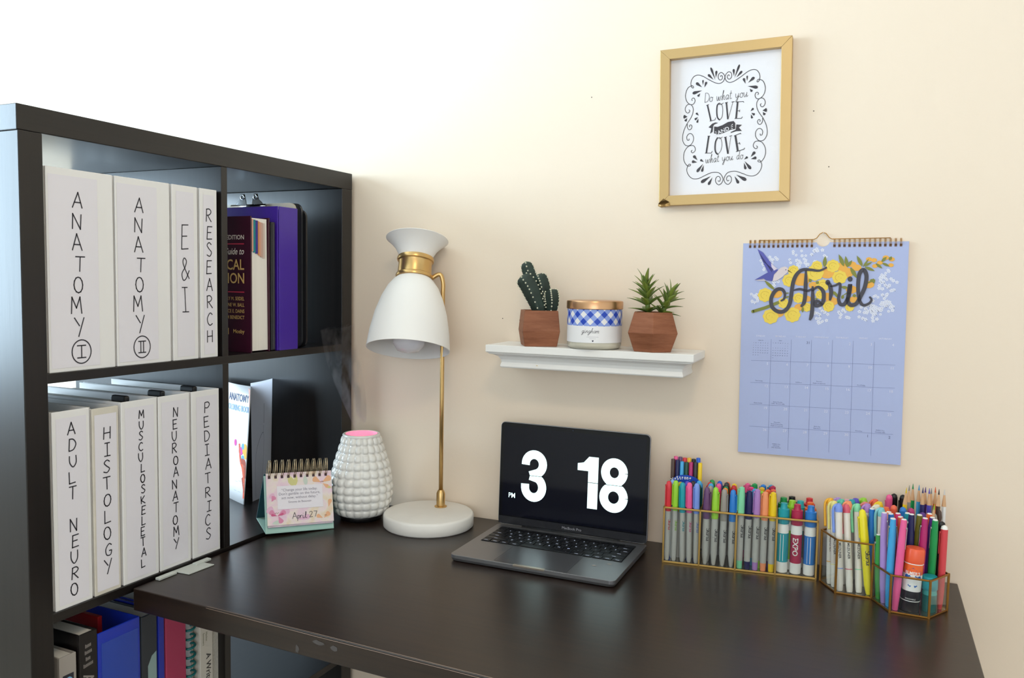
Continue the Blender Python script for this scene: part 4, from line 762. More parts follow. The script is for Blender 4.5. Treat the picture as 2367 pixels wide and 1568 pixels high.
# candle
cn = thing('candle_jar', 'glass candle jar with blue gingham label and copper lid', 'candle', (.5775, -.045, SZ))
RJ = .0505
MB().lathe([(.044, 0), (.049, .003), (RJ, .008), (RJ, .074), (.0501, .0745)], 56, cap0=False, cap1=False).build('jar', glassmat('jar_glass', (.93, .93, .90), .2), cn, smooth=True, angle=50)
MB().lathe([(.0440, .0008), (.0485, .004), (.0498, .009), (.0498, .066), (.001, .066)], 48).build('wax', mat('ivory_wax', '#e9e3d5', rough=.6), cn, smooth=True, angle=50)
MB().lathe([(.0515, .0735), (.0525, .0745), (.0525, .0865), (.0515, .0885), (.046, .0895), (.001, .0895)], 64).build('lid', mat('copper_lid', '#cfa27a', rough=.3, metal=1.0), cn, smooth=True, angle=40)
gm = bpy.data.materials.new('blue_gingham'); gm.use_nodes = True; nt = gm.node_tree; L_ = nt.links.new; pp = nt.nodes['Principled BSDF']; pp.inputs['Roughness'].default_value = .45
tc = nt.nodes.new('ShaderNodeTexCoord'); mp = nt.nodes.new('ShaderNodeMapping'); mp.inputs['Rotation'].default_value = (0, 0, R(45)); sx3 = nt.nodes.new('ShaderNodeSeparateXYZ')
L_(tc.outputs['UV'], mp.inputs[0]); L_(mp.outputs[0], sx3.inputs[0]); acc = []
for ax in ('X', 'Y'):
    f_ = nt.nodes.new('ShaderNodeMath'); f_.operation = 'FRACT'; g_ = nt.nodes.new('ShaderNodeMath'); g_.operation = 'GREATER_THAN'; g_.inputs[1].default_value = .5
    L_(sx3.outputs[ax], f_.inputs[0]); L_(f_.outputs[0], g_.inputs[0]); acc.append(g_)
ad = nt.nodes.new('ShaderNodeMath'); ad.operation = 'ADD'; hf = nt.nodes.new('ShaderNodeMath'); hf.operation = 'MULTIPLY'; hf.inputs[1].default_value = .5; L_(acc[0].outputs[0], ad.inputs[0]); L_(acc[1].outputs[0], ad.inputs[1]); L_(ad.outputs[0], hf.inputs[0])
cr_ = nt.nodes.new('ShaderNodeValToRGB'); cr_.color_ramp.elements[0].color = (*hx('#f2f1f2'), 1); cr_.color_ramp.elements[1].color = (*hx('#1f49c0'), 1); e_ = cr_.color_ramp.elements.new(.5); e_.color = (*hx('#8fa5e6'), 1); L_(hf.outputs[0], cr_.inputs[0]); L_(cr_.outputs[0], pp.inputs['Base Color'])
def band(name, m, r_, za, zb, a0, a1, n=48, uvs=None):
    me = bpy.data.meshes.new(name); vs = []; fs = []
    for k in range(n+1): an = a0+(a1-a0)*k/n; vs += [(r_*math.cos(an), r_*math.sin(an), za), (r_*math.cos(an), r_*math.sin(an), zb)]
    fs = [(2*k, 2*k+2, 2*k+3, 2*k+1) for k in range(n)]; me.from_pydata(vs, [], fs); uv = me.uv_layers.new(name='UVMap')
    for p in me.polygons:
        for li, vi in zip(p.loop_indices, p.vertices):
            an = a0+(a1-a0)*(vi//2)/n; uv.data[li].uv = (an*r_/.0182, (zb if vi % 2 else za)/.0182)
    me.polygons.foreach_set('use_smooth', [True]*len(me.polygons)); me.materials.append(m); o = bpy.data.objects.new(name, me); COL.objects.link(o); o.parent = cn; return o
a_c = math.atan2(CAM.y+.045, CAM.x-.5775)
band('gingham_band', gm, RJ+.0003, .0435, .0735, a_c-R(175), a_c+R(185)); band('white_label', mat('white_label', '#f3f2f3', rough=.4), RJ+.0003, .013, .0435, a_c-R(175), a_c+R(185))
def cyl(r_, a0): return lambda u, v: (r_*math.cos(a0+u/r_), r_*math.sin(a0+u/r_), v)
a = Art(); a.script('gingham', -.0215, .031, .0085, .0092, .00055, .03, slant=.25); a.build('brand_print', mat('label_ink', '#55535c'), cn, cyl(RJ+.0006, a_c-.05))
a = Art(); [a.rect(-.011+.0022*k, .0235, -.0097+.0022*k, .0243) for k in range(10)]; [a.rect(-.006+.002*k, .0205, -.0048+.002*k, .0212) for k in range(6)]; a.build('small_print', mat('label_pale_ink', '#b9b5bb'), cn, cyl(RJ+.0006, a_c-.05))
a = Art(); a.disc(-.0008, .0172, .0009, 8); a.disc(.0008, .0172, .0009, 8); a.poly([(-.0017, .0170), (.0017, .0170), (0, .0148)]); a.build('heart_print', mat('label_navy', '#1f2340'), cn, cyl(RJ+.0006, a_c-.05))
# succulent
su = thing('potted_succulent', 'green spiky succulent in a wide faceted brown wooden pot', 'succulent', (.6885, -.045, SZ))
a_f = math.atan2(CAM.y+.045, CAM.x-.6885)
pot(su, 6, [(.0375, 0), (.0505, .034), (.0385, .071), (.0325, .071), (.0312, .058)], a_f, .0315)
lmsh = []
def leafmesh(L, W, bend):
    vs = []; fs = []; n = 8
    for k in range(n+1):
        f = k/n; w_ = W*(.55+.45*math.sin(min(1, f*1.9)*math.pi/2))*(1-f**2.2); z = L*f; x = bend*L*f*f; t2 = W*.45*(1-f)
        vs += [(x-.25*w_, -w_, z), (x+t2*.4+.0002, 0, z), (x-.25*w_, w_, z), (x-t2-.0002-.1*w_, 0, z)]
    for k in range(n):
        for q in range(4): fs.append((4*k+q, 4*k+(q+1) % 4, 4*k+4+(q+1) % 4, 4*k+4+q))
    fs.append((0, 3, 2, 1)); b = MB(); b.add(vs, fs); return b
LF = [mat('leaf_green', '#7a8a35', rough=.4, vary=.25, vscale=(50, 50, 20)), mat('leaf_green_dark', '#5f7531', rough=.4, vary=.25, vscale=(50, 50, 20))]
proto = {}
def rosette(base, axis, rows):
    axis = axis.normalized(); ref = Vector((0, 1, 0)); u = axis.cross(ref).normalized(); w = axis.cross(u)
    for ri, (off, cnt, el_, L, W, ph) in enumerate(rows):
        for k in range(cnt):
            an = 2*math.pi*(k+ph)/cnt; out = (u*math.cos(an)+w*math.sin(an)); d = (axis*math.sin(R(el_))+out*math.cos(R(el_))).normalized()
            zax = d; xax = (out-d*out.dot(d)).normalized(); yax = zax.cross(xax); p = base+axis*off
            Mx = Matrix(((xax.x, yax.x, zax.x, p.x), (xax.y, yax.y, zax.y, p.y), (xax.z, yax.z, zax.z, p.z), (0, 0, 0, 1)))
            key_ = (round(L, 4), round(W, 4), (k+ri) % 2)
            if key_ not in proto: o = leafmesh(L, W, .22).build('leaf', LF[(k+ri) % 2], su, smooth=True); proto[key_] = o
            else: o = proto[key_].copy(); COL.objects.link(o); o.parent = su
            o.matrix_local = Mx
for bx, ax, rows_ in ((Rv*-.008, Vector((0, 0, 1))-Rv*.10, [(.012, 6, 28, .038, .0072, 0), (.024, 6, 38, .040, .0075, .5), (.036, 6, 46, .038, .0072, .2), (.046, 6, 56, .034, .0068, .6), (.052, 5, 68, .034, .0062, .3), (.056, 3, 82, .038, .0055, .1)]),
                      (Rv*.010+tc_*.004, Vector((0, 0, 1))+Rv*.42, [(.010, 6, 30, .034, .0070, .3), (.020, 6, 40, .036, .0070, .8), (.030, 6, 52, .034, .0068, .1), (.038, 5, 64, .032, .0062, .5), (.044, 3, 80, .032, .0055, .2)])):
    base = Vector((0, 0, .058))+bx
    MB().tube([base, base+ax.normalized()*.05], [.006, .003], 8).build('stem', LF[1], su, smooth=True)
    rosette(base, ax, rows_)

# ------------------------------------------------------------------ framed print
FRM = Matrix.Translation(wallpt(.7893, .7798)) @ Matrix.Rotation(PHI, 4, 'Z') @ Matrix.Rotation(R(-1.1), 4, 'Y')
fr = thing('picture_frame', 'gold framed black and white print reading Do what you LOVE', 'picture frame', M=FRM)
fw_, fh = .1155, .1420; bw = .0180; fd = .018
GF = mat('pale_gold_frame', '#c7a873', rough=.38, metal=.55)
for nm, pts in (('frame_side', [(-fw_, -fh), (-fw_, fh), (-fw_+bw, fh-bw), (-fw_+bw, -fh+bw)]), ('frame_side', [(fw_, -fh), (fw_, fh), (fw_-bw, fh-bw), (fw_-bw, -fh+bw)]), ('frame_side', [(-fw_, fh), (fw_, fh), (fw_-bw, fh-bw), (-fw_+bw, fh-bw)]), ('frame_side', [(-fw_, -fh), (fw_, -fh), (fw_-bw, -fh+bw), (-fw_+bw, -fh+bw)])):
    MB().prism(pts, -.001, -fd, lambda u, v, w: (u, w, v)).build(nm, GF, fr, bevel=.0007)
b = MB(); b.loops([[(-fw_-.0012, -fd-.0004, -fh-.0008), (-fw_+.010, -fd-.0008, -fh+.0002), (-fw_+.022, -fd-.0003, -fh-.001), (-fw_+.004, -fd+.006, -fh-.003)], [(-fw_-.0004, -fd-.0018, -fh+.004), (-fw_+.009, -fd-.0022, -fh+.013), (-fw_+.020, -fd-.0012, -fh+.006), (-fw_+.006, -fd-.001, -fh+.001)]]); b.build('peeling_corner', mat('peeling_gold', '#b8935a', rough=.4, metal=.4), fr, smooth=True)
MB().box(-fw_+bw-.002, fw_-bw+.002, -.006, -.003, -fh+bw-.002, fh-bw+.002).build('backing', mat('print_paper', '#f1eff3', rough=.7), fr)
MB().box(-fw_+bw-.002, fw_-bw+.002, -.0122, -.0108, -fh+bw-.002, fh-bw+.002).build('glazing', glassmat('picture_glass', (1, 1, 1), .10), fr)
KX = lambda p: ((p[0]-(-24+(857-p[1])*77/1827))*1e-4, p[1]*1e-4)
a = Art()
for c in FR_CURVES:
    q = [KX(p) for p in c]
    for s_ in (1, -1): a.ribbon([(s_*x, y) for x, y in q], .0011, True)
for x0_, y0_, x1_, y1_, w_ in FR_DROPS:
    p, q = KX((x0_, y0_)), KX((x1_, y1_))
    for s_ in (1, -1): a.drop(s_*p[0], p[1], s_*q[0], q[1], w_*1.25e-4)
for pts, w_ in FR_LOVE: a.ribbon([KX(p) for p in pts], max(w_*1e-4, .0007), len(pts) > 3)
for pts in FR_BANNER: a.poly([KX(p) for p in pts])
(p, q), (p2, q2), _x = [[KX(z) for z in l] for l in FR_TXT]
INKF = mat('print_black', '#2b2630', rough=.6); pm = lambda u, v: (u, -.0064, v)
g = Art(); n0 = 'Do what you'
def fit(a, body, p, q, h, pen, slant=.15):
    t = Art(); L = t.script(body, 0, 0, h, .01, pen, .06); d = (Vector(q)-Vector(p)); w_ = .01*d.length/L; rot = math.atan2(d.y, d.x)
    a.script(body, p[0], p[1], h, w_, pen, .06, rot, slant)
b0 = (-.039, .0405); b1 = (.038, .0470)
fit(a, n0, (p[0]+.002, p[1]-.001), (q[0], q[1]+.001), .0165, .00075)
fit(a, 'what you do', (p2[0]-.001, p2[1]+.001), (q2[0]+.001, q2[1]+.002), .0145, .00075)
a.build('print_ink', INKF, fr, pm)
a = Art(); c_ = KX((12, -98)); a.text('AND', .0098, c_[0], c_[1]-.0036, 'C', rot=R(20), bold=.012)
for s_ in (-1, 1):
    for k in (-1, 0, 1): a.drop(c_[0]+s_*.0118, c_[1]+s_*.0045+k*.0016, c_[0]+s_*.0158, c_[1]+s_*.0058+k*.0042, .0014)
a.build('banner_lettering', MATS['print_paper'], fr, lambda u, v: (u, -.0067, v))

# ------------------------------------------------------------------ wall calendar
CALP = wallpt(.9654/math.sqrt(1+WB*WB), .378)
wc = thing('wall_calendar', 'periwinkle blue April wall calendar with yellow flowers and a bird', 'calendar', CALP, (0, 0, PHI))
cr = R(.55); cc, cs = math.cos(cr), math.sin(cr)
def rotp(u, v): u += .0022; v += -.0010; return (u*cc-v*cs, u*cs+v*cc)
cw, ch = .1352, .1905
NR_ = .0115
outl = [(-cw, -ch), (cw, -ch), (cw, ch), (NR_, ch)]+[(NR_*math.cos(R(-180*k/10)), ch+NR_*.35+NR_*math.sin(R(-180*k/10))) for k in range(1, 10)]+[(-NR_, ch), (-cw, ch)]
BLUE = mat('periwinkle_paper', '#b0bbe2', rough=.6)
def fan(pts, y): return [(*rotp(u, v), y) for u, v in pts]
halves = [[(-cw, -ch), (0, -ch)]+[(NR_*math.cos(R(-90-9*k)), ch+NR_*.35+NR_*math.sin(R(-90-9*k))) for k in range(0, 9)]+[(-NR_, ch), (-cw, ch)], [(0, -ch), (cw, -ch), (cw, ch), (NR_, ch)]+[(NR_*math.cos(R(-9*k-9)), ch+NR_*.35+NR_*math.sin(R(-9*k-9))) for k in range(0, 10)]]
def calsheet(name, m, ya, yb, dz=0):
    b = MB()
    for hlf in halves: b.loops([[(rotp(u, v)[0], y, rotp(u, v)[1]+(dz if v < 0 else 0)) for u, v in hlf] for y in (ya, yb)])
    return b.build(name, m, wc)
calsheet('page_stack', mat('white_page_edges', '#e4e2ea', rough=.7), -.0012, -.0045); calsheet('page', BLUE, -.0047, -.0060)
cmp_ = lambda e: (lambda u, v: (u, -.0060-e, v))
m4 = lambda p: (p[0]*1e-4, p[1]*1e-4)
a = Art(); d_ = Art(); random.seed(5)
for x, y, r_ in CAL_WHITE:
    x, y, r_ = x*1e-4, y*1e-4, r_*1e-4
    for k in range(max(7, int((r_/.0046)**2*1.25))):
        an = random.uniform(0, 6.28); q = r_*.92*math.sqrt(random.random()); fx, fy = x+q*math.cos(an), y+q*math.sin(an); s_ = random.uniform(.0029, .0039); a0 = random.uniform(0, 1)
        a.poly([(fx+s_*(1.0 if j % 2 == 0 else .62)*math.cos(a0+j*.6283), fy+s_*(1.0 if j % 2 == 0 else .62)*math.sin(a0+j*.6283)) for j in range(10)])
        d_.disc(fx, fy, .00042, 6)
        if k % 5 == 0: d_.ribbon([(fx+.0008, fy-.001), (fx+.0022, fy-.0028)], .0006)
a.build('white_blossom_print', mat('blossom_white', '#dfe2f2', rough=.6), wc, cmp_(.0002), jitter=4e-7)['kind'] = 'stuff'; d_.build('blossom_centre_print', mat('blossom_centre', '#55607e', rough=.6), wc, cmp_(.0004))['kind'] = 'stuff'
a = Art()
for x, y, r_ in CAL_ORANGE: a.disc(x*1e-4, y*1e-4, r_*1.15e-4, 10, r_*.85e-4)
a.build('orange_flower_print', mat('flower_orange', '#eeb04c', rough=.6), wc, cmp_(.0005), split=True)
a = Art(); d_ = Art()
for x, y, r_ in CAL_BLOOM:
    x, y, r_ = x*1e-4, y*1e-4, r_*1e-4; a.poly([(x+r_*(1+.05*math.cos(8*q*.1309))*math.cos(q*.1309), y+r_*(1+.05*math.cos(8*q*.1309))*math.sin(q*.1309)) for q in range(48)])
    d_.ribbon(arcpts(x, y, r_*.6, r_*.55, 30, 250, 10), .0005); d_.disc(x-r_*.15, y+r_*.1, .0006, 6); d_.disc(x+r_*.2, y-r_*.1, .0006, 6)
a.build('yellow_flower_print', mat('flower_yellow', '#f0d355', rough=.6), wc, cmp_(.0007), split=True); d_.build('flower_line_print', mat('flower_ochre', '#cda534', rough=.6), wc, cmp_(.0009))
a = Art()
for x0_, y0_, x1_, y1_, w_ in CAL_LEAF: a.leaf(x0_*1e-4, y0_*1e-4, x1_*1e-4, y1_*1e-4, w_*1e-4)
a.build('leaf_print', mat('leaf_olive', '#82863a', rough=.6), wc, cmp_(.0010), split=True); a = Art(); a.ribbon([m4(p) for p in CAL_STICK], .0055, False); a.disc(*m4(CAL_STICK[0]), .0029, 10); a.build('stem_print', mat('leaf_olive', '#82863a', rough=.6), wc, cmp_(.0010))
for pts, c in zip(CAL_BIRD, ('#5a5cae', '#5458a8', '#dccfd2', '#3a3640', '#d9cfe0', '#cfc6d2')): q = Art(); q.poly([m4(p) for p in pts]); q.build('bird_print', mat('bird_'+c, c, rough=.6), wc, cmp_(.0009 if c == '#5a5cae' else .0011))
q = Art()
for k in range(6): q.ribbon([(CAL_BIRD[0][0][0]*1e-4+.003+k*.0012, CAL_BIRD[0][0][1]*1e-4-.006-k*.003), (CAL_BIRD[0][5][0]*1e-4-.004+k*.0005, CAL_BIRD[0][5][1]*1e-4+.004+k*.001)], .0004)
q.disc(CAL_BIRD[2][3][0]*1e-4-.004, CAL_BIRD[2][3][1]*1e-4-.003, .0009, 8); q.build('bird_line_print', mat('bird_line', '#2f2f66', rough=.6), wc, cmp_(.0013))
a = Art()
for i, pts in enumerate(CAL_APRIL): a.ribbon([m4(p) for p in pts], .0066 if i != 2 else .0042, True, taper=(.45, .45), n=7)
for p in CAL_DOTS: a.disc(*m4(p), .0040, 14, .0046)
a.build('month_lettering', mat('calendar_charcoal', '#44424c', rough=.6), wc, cmp_(.0015))
a = Art()
for l in CAL_H+CAL_V: a.ribbon([m4(p) for p in l], .00045)
a.build('grid_lines', mat('calendar_grid', '#7d86b4', rough=.6), wc, cmp_(.0003))
lt = Art(); dk_ = Art(); x0_, x6_ = CAL_DAY[0], CAL_DAY[1]
def lerp2(p, q, f): return ((p[0]+(q[0]-p[0])*f)*1e-4, (p[1]+(q[1]-p[1])*f)*1e-4)
for k, dn in enumerate(('SUNDAY', 'MONDAY', 'TUESDAY', 'WEDNESDAY', 'THURSDAY', 'FRIDAY', 'SATURDAY')): x, y = lerp2(x0_, x6_, k/6); lt.text(dn, .0040, x, y-.0014, 'C', bold=.01, res=1)
for r_ in range(4):
    for k in range(7):
        n_ = 5+r_*7+k; x, y = lerp2(CAL_NUM[r_][0], CAL_NUM[r_][1], k/6)
        (lt if n_ <= 30 else dk_).text(str(n_ if n_ <= 30 else n_-30), .0066, x, y-.0022, 'C', res=2)
for k, tt in enumerate(('31', '1', '2', '3', '4')): x, y = lerp2(CAL_NUM[4][0], CAL_NUM[4][1], k/4); (dk_ if k == 0 else lt).text(tt, .0066, x, y-.0022, 'C', res=2)
for (mx_, my_), mn, first, cnt in ((CAL_MINI[0], 'MARCH', 0, 31), (CAL_MINI[1], 'MAY', 5, 31)):
    mx_, my_ = mx_*1e-4, my_*1e-4; dk_.text(mn, .0026, mx_, my_-.001, 'C', res=1)
    for k, c in enumerate('SMTWTFS'): dk_.text(c, .0024, mx_-.0123+k*.0041, my_-.0055, 'C', res=1)
    for d in range(cnt): i = d+first; dk_.text(str(d+1), .0022, mx_-.0123+(i % 7)*.0041, my_-.0100-(i//7)*.0044, 'C', res=1)
def note(col, row, lines):
    fx, fy = lerp2(CAL_NUM[row][0], CAL_NUM[row][1], col/6)
    for k, l in enumerate(lines): dk_.text(l, .0026, fx-.0135, fy-.0325+.0032*(len(lines)-1-k), 'C', res=1)
note(0, 0, ['Palm Sunday']); note(2, 0, ['Full Moon']); note(3, 0, ['Passover', '(begins at sundown)']); note(5, 0, ['Good Friday'])
note(0, 1, ['Easter Sunday']); note(1, 1, ['Easter Monday', '(CAN, UK, AUS, NZ)']); note(1, 2, ['Holocaust', 'Remembrance Day', '(begins at sundown)']); note(3, 2, ['Earth Day', '  New Moon']); note(5, 2, ['Arbor Day']); note(6, 2, ['ANZAC Day', '(Australia, NZ)']); note(1, 3, ['ANZAC Day', '(observed)', '(NZ, Australia)'])
lt.build('date_print', mat('calendar_light_ink', '#dfe0f2', rough=.6), wc, cmp_(.0004)); dk_.build('note_print', mat('calendar_dark_ink', '#646a92', rough=.6), wc, cmp_(.0004))
CW = mat('calendar_wire', '#b98a45', rough=.3, metal=1.0)
hol = Art()
for s_, n_, xa, xb in ((-1, 14, -.123, -.0185), (1, 14, .0185, .123)):
    for k in range(n_):
        x = xa+(xb-xa)*k/(n_-1)
        hol.rect(x-.0020, ch-.0085, x+.0020, ch-.0038)
        for dx in (-.0009, .0009):
            pts = [rotp(x+dx, ch-.0065), rotp(x+dx, ch+.0015), rotp(x+dx, ch+.0058), rotp(x+dx, ch+.0040), rotp(x+dx, ch-.005)]; ys = (-.0066, -.0078, -.0040, -.0008, -.0006)
            b = MB(); b.tube(crom([(p[0], y, p[1]) for p, y in zip(pts, ys)], 3), .00042, 4); b.build('wire_loop', CW, wc, smooth=True)
hol.build('punch_holes', mat('hole_brown', '#6e5040', rough=.6), wc, lambda u, v: (rotp(u, v)[0], -.0063, rotp(u, v)[1]))['kind'] = 'stuff'
b = MB(); b.tube([(*[(rotp(u, ch+v)[0]), -.0045, rotp(u, ch+v)[1]],) for u, v in ((-.107, .0050), (-.016, .0052), (-.011, .0075), (-.006, .0145), (-.001, .0172), (.004, .0158), (.010, .0078), (.014, .0058), (.107, .0062))], .0008, 6); b.build('hanger_wire', CW, wc, smooth=True)
b = MB(); b.tube([(rotp(0, ch+.0160)[0], .001, rotp(0, ch+.0160)[1]), (rotp(0, ch+.0160)[0], -.0075, rotp(0, ch+.0160)[1])], .0009, 8); b.build('hanging_nail', M_CHROME, wc, smooth=True)

PENS=[('1','fine','red',7320,-679,7322,-679,1405),('1','fine','teal',7585,-645,7557,-648,1399),('1','fine','pink',7704,-629,7676,-633,1408),('1','fine','periwinkle',7823,-614,7803,-616,1405),
('1','fine','lime',7439,-663,7441,-663,1424),('1','fine','mustard',7462,-441,7489,-502,1369),('1','fine','violet',7581,-499,7610,-495,1393),('1','fine','charcoal',7684,-409,7697,-415,1391),
('1','fine','dark_green',7804,-470,7804,-470,1352),('1','fine','light_blue',7377,-525,7352,-529,1397),('1','fine','sky',7781,-294,7787,-341,1390),('2','marker','plum',7976,-579,7979,-578,1350),
('2','marker','lime',8123,-560,8125,-559,1362),('2','marker','grey',8271,-541,8272,-540,1340),('2','marker','blue',8419,-521,8419,-521,1344),('2','marker','navy',8395,-334,8394,-326,1279),
('2','marker','red',7894,-124,7946,-146,1339),('2','marker','green',7931,23,7954,1,1355),('2','marker','cobalt',8083,30,8097,-40,1356),('2','marker','sky',7915,-281,7990,-287,1354),
('2','marker','pink',8038,-169,8111,-188,1344),('2','marker','orange',8235,76,8220,48,1332),('2','marker','emerald',8211,-227,8244,-247,1322),('2','marker','scarlet',8375,-183,8374,-179,1341),
('2','marker','charcoal',8194,-77,8233,-100,1360),('2','marker','tangerine',8229,-382,8263,-393,1327),('2','marker','yellow',8355,-28,8353,-16,1333),('2','marker','taupe',7980,-425,8009,-434,1342),
('2','marker','hot_pink',8081,-310,8125,-342,1322),('3','twin','mint',8562,-508,8562,-508,1412),('3','twin','navy',8687,-492,8691,-491,1356),('3','twin','lavender',8819,-475,8821,-474,1394),
('3','twin','peach',8951,-457,8952,-457,1362),('3','twin','yellow',9083,-440,9083,-440,1367),('3','twin','pink',8564,123,8567,123,1337),('3','twin','green',8687,55,8701,33,1368),
('3','twin','hot_pink',8641,-78,8665,-101,1331),('3','twin','blue',8794,152,8850,51,1361),('3','twin','gold',8836,-115,8850,-132,1355),('3','twin','cyan',8981,177,8968,175,1342),
('3','twin','orange',8958,-185,8962,-216,1345),('3','twin','lime',8859,-340,8878,-325,1330),('3','twin','crimson',8870,21,9018,41,1362),('3','twin','coral',9034,-68,9038,-99,1334),
('3','twin','purple',9038,-306,9074,-300,1338),('3','twin','sky',8744,-260,8748,-227,1337),('4','dry','teal',9256,-378,9256,-378,1191),('4','dry','crimson',9473,-349,9473,-349,1187),
('4','dry','blue',9691,-321,9691,-321,1183),('4','dry','orange',9662,-104,9662,-103,1185),('4','dry','green',9205,14,9208,-3,1191),('4','dry','black',9343,183,9328,181,1180),
('4','dry','red',9620,219,9620,219,1179),('4','dry','lime',9337,-160,9369,-155,1196),('4','dry','turquoise',9476,9,9488,30,1161),('A','liner','amber',10049,-600,9992,-302,1349),
('A','liner','pale_yellow',10123,-727,10056,-429,1339),('A','liner','periwinkle',10219,-852,10137,-680,1365),('A','liner','rose',10368,-852,10247,-570,1336),('A','liner','mint',10501,-810,10411,-408,1332),
('A','liner','aqua',10800,-591,10775,-635,1367),('A','liner','lilac',10123,-190,10108,-217,1348),('A','liner','seafoam',10166,-323,10169,-360,1362),('A','liner','blush',10266,-213,10247,-199,1334),
('A','liner','teal',10354,-342,10325,-313,1366),('A','liner','violet',10396,-157,10380,-158,1356),('A','liner','lime',10503,-66,10500,-85,1363),('A','liner','salmon',10504,-311,10536,-348,1357),
('A','liner','lavender',10570,-453,10569,-483,1368),('A','liner','cream',10716,-446,10709,-481,1368),('A','liner','yellow',10716,-213,10743,-246,1366),('A','liner','coral',10640,-96,10679,-90,1366),
('A','liner','orange',10869,-468,10845,-513,1355),('A','liner','peach',10245,-503,10279,-442,1367),('A','high','bright_yellow',10650,-830,10494,-653,1307),('A','flair','blue',10655,-572,10639,-603,1323),
('B','flair','lilac',10866,-1089,10820,-1009,1386),('B','flair','azure',11063,-922,10915,-918,1357),('B','flair','maroon',11037,-1069,10940,-1088,1331),('B','flair','sky',10936,-1210,10947,-1228,1364),
('B','flair','pink',11029,-1316,11096,-1269,1384),('B','flair','navy',11204,-961,11206,-951,1398),('B','flair','olive',11303,-828,11320,-873,1383),('B','flair','magenta',11347,-972,11396,-989,1371),
('B','flair','purple',11437,-790,11504,-817,1352),('B','flair','green',11512,-908,11534,-1004,1366),('B','flair','coral',11163,-819,11052,-865,1315),('B','flair','peach',10880,-797,10888,-782,1349),
('B','flair','hot_pink',11038,-722,11019,-726,1329),('B','flair','leaf_green',10794,-938,10756,-915,1000),('B','flair','teal',11178,-657,11155,-697,1345),('B','flair','orange',11376,-645,11469,-683,1373),
('B','pen','coral_red',11655,-967,11666,-948,1283),('B','pen','black',11586,-791,11639,-816,1305),('B','glue','orange',11227,-1198,11275,-1170,945),('B','bottle','teal',11502,-1108,11496,-1118,520),
('C','pencil','yellow',11057,-190,11137,-232,1645),('C','pencil','grey',11178,3,11181,-30,1643),('C','pencil','green',11252,231,11244,246,1617),('C','pencil','sky',11346,195,11335,205,1616),
('C','pencil','indigo',11396,-32,11383,-45,1632),('C','pencil','purple',11408,116,11429,118,1610),('C','pencil','violet',11507,-24,11478,-23,1629),('C','pencil','silver',11511,93,11514,67,1613),
('C','pencil','orange',11597,178,11575,139,1624),('C','pencil','brown',11602,-55,11619,-43,1635),('C','pencil','white',11702,4,11702,4,1628),('C','pencil','lime',11462,-300,11549,-325,1444),
('C','pen','pink',10908,227,10891,230,1392),('C','pen','black',10984,379,10967,349,1390),('C','pen','black',11098,251,11103,337,1390),('C','pen','blue',11100,-300,11096,-352,1346),
('C','pen','magenta',11222,-240,11218,-290,1329),('C','pen','coral',10943,-298,10963,-333,1355),('C','pen','red',11144,-111,10776,-237,1266),('C','pen','purple',11344,-300,11389,-301,1284),
('C','brush','brown',11532,-141,11646,-152,1315),('C','brush','grey',11556,-254,11574,-223,1267),]

# ------------------------------------------------------------------ desk caddies
CA = math.atan2(.033, .2546); CL = .2567; CD = .078; CH = .100; DIV = [0, .0627, .1244, .1909, .2567]
c1 = thing('glass_caddy', 'long gold-framed glass caddy with four compartments of markers', 'desk organizer', (.727, -.0761, DZ), (0, 0, CA))
q_ = .0017; MIRROR = mat('mirror_base', '#b8b2a6', rough=.12, metal=.9)
def bar(root, p, q, m=M_GOLD, r=q_, name='rail'):
    p = Vector(p); q = Vector(q); d = (q-p); L = d.length; z = d.normalized(); x = (Vector((0, 0, 1)).cross(z) if abs(z.z) < .9 else Vector((1, 0, 0))).normalized(); y = z.cross(x)
    M_ = Matrix(((x.x, y.x, z.x, p.x), (x.y, y.y, z.y, p.y), (x.z, y.z, z.z, p.z), (0, 0, 0, 1)))
    return MB().box(-r, r, -r, r, -r, L+r, M=M_).build(name, m, root, bevel=.0006)
MB().box(.001, CL-.001, .001, CD-.001, .0012, .0026).build('base_plate', MIRROR, c1)
for z in (q_, CH):
    bar(c1, (0, 0, z), (CL, 0, z)); bar(c1, (0, CD, z), (CL, CD, z))
    for u in DIV: bar(c1, (u, 0, z), (u, CD, z))
for u in DIV:
    for v in (0, CD): bar(c1, (u, v, 0), (u, v, CH), name='post')
for i in range(4):
    for v in (0, CD): MB().box(DIV[i]+.001, DIV[i+1]-.001, v-.0006, v+.0006, .003, CH-.001).build('pane', M_GLASS, c1)
for u in DIV: MB().box(u-.0006, u+.0006, .001, CD-.001, .003, CH-.001).build('pane', M_GLASS, c1)
HE = .0535; CAX = Vector((1.0422, -.0459, DZ)); S3 = math.sqrt(3)/2
AGED = mat('aged_brass', '#9c6f34', rough=.35, metal=1.0)
c2 = thing('hexagon_caddy', 'brass-framed glass caddy of joined hexagonal cells holding pens and pencils', 'desk organizer', CAX)
cells = [((0, 0), .088), ((1.5*HE, -S3*HE), .058), ((1.5*HE, S3*HE), .058)]; done = set(); dpost = {}
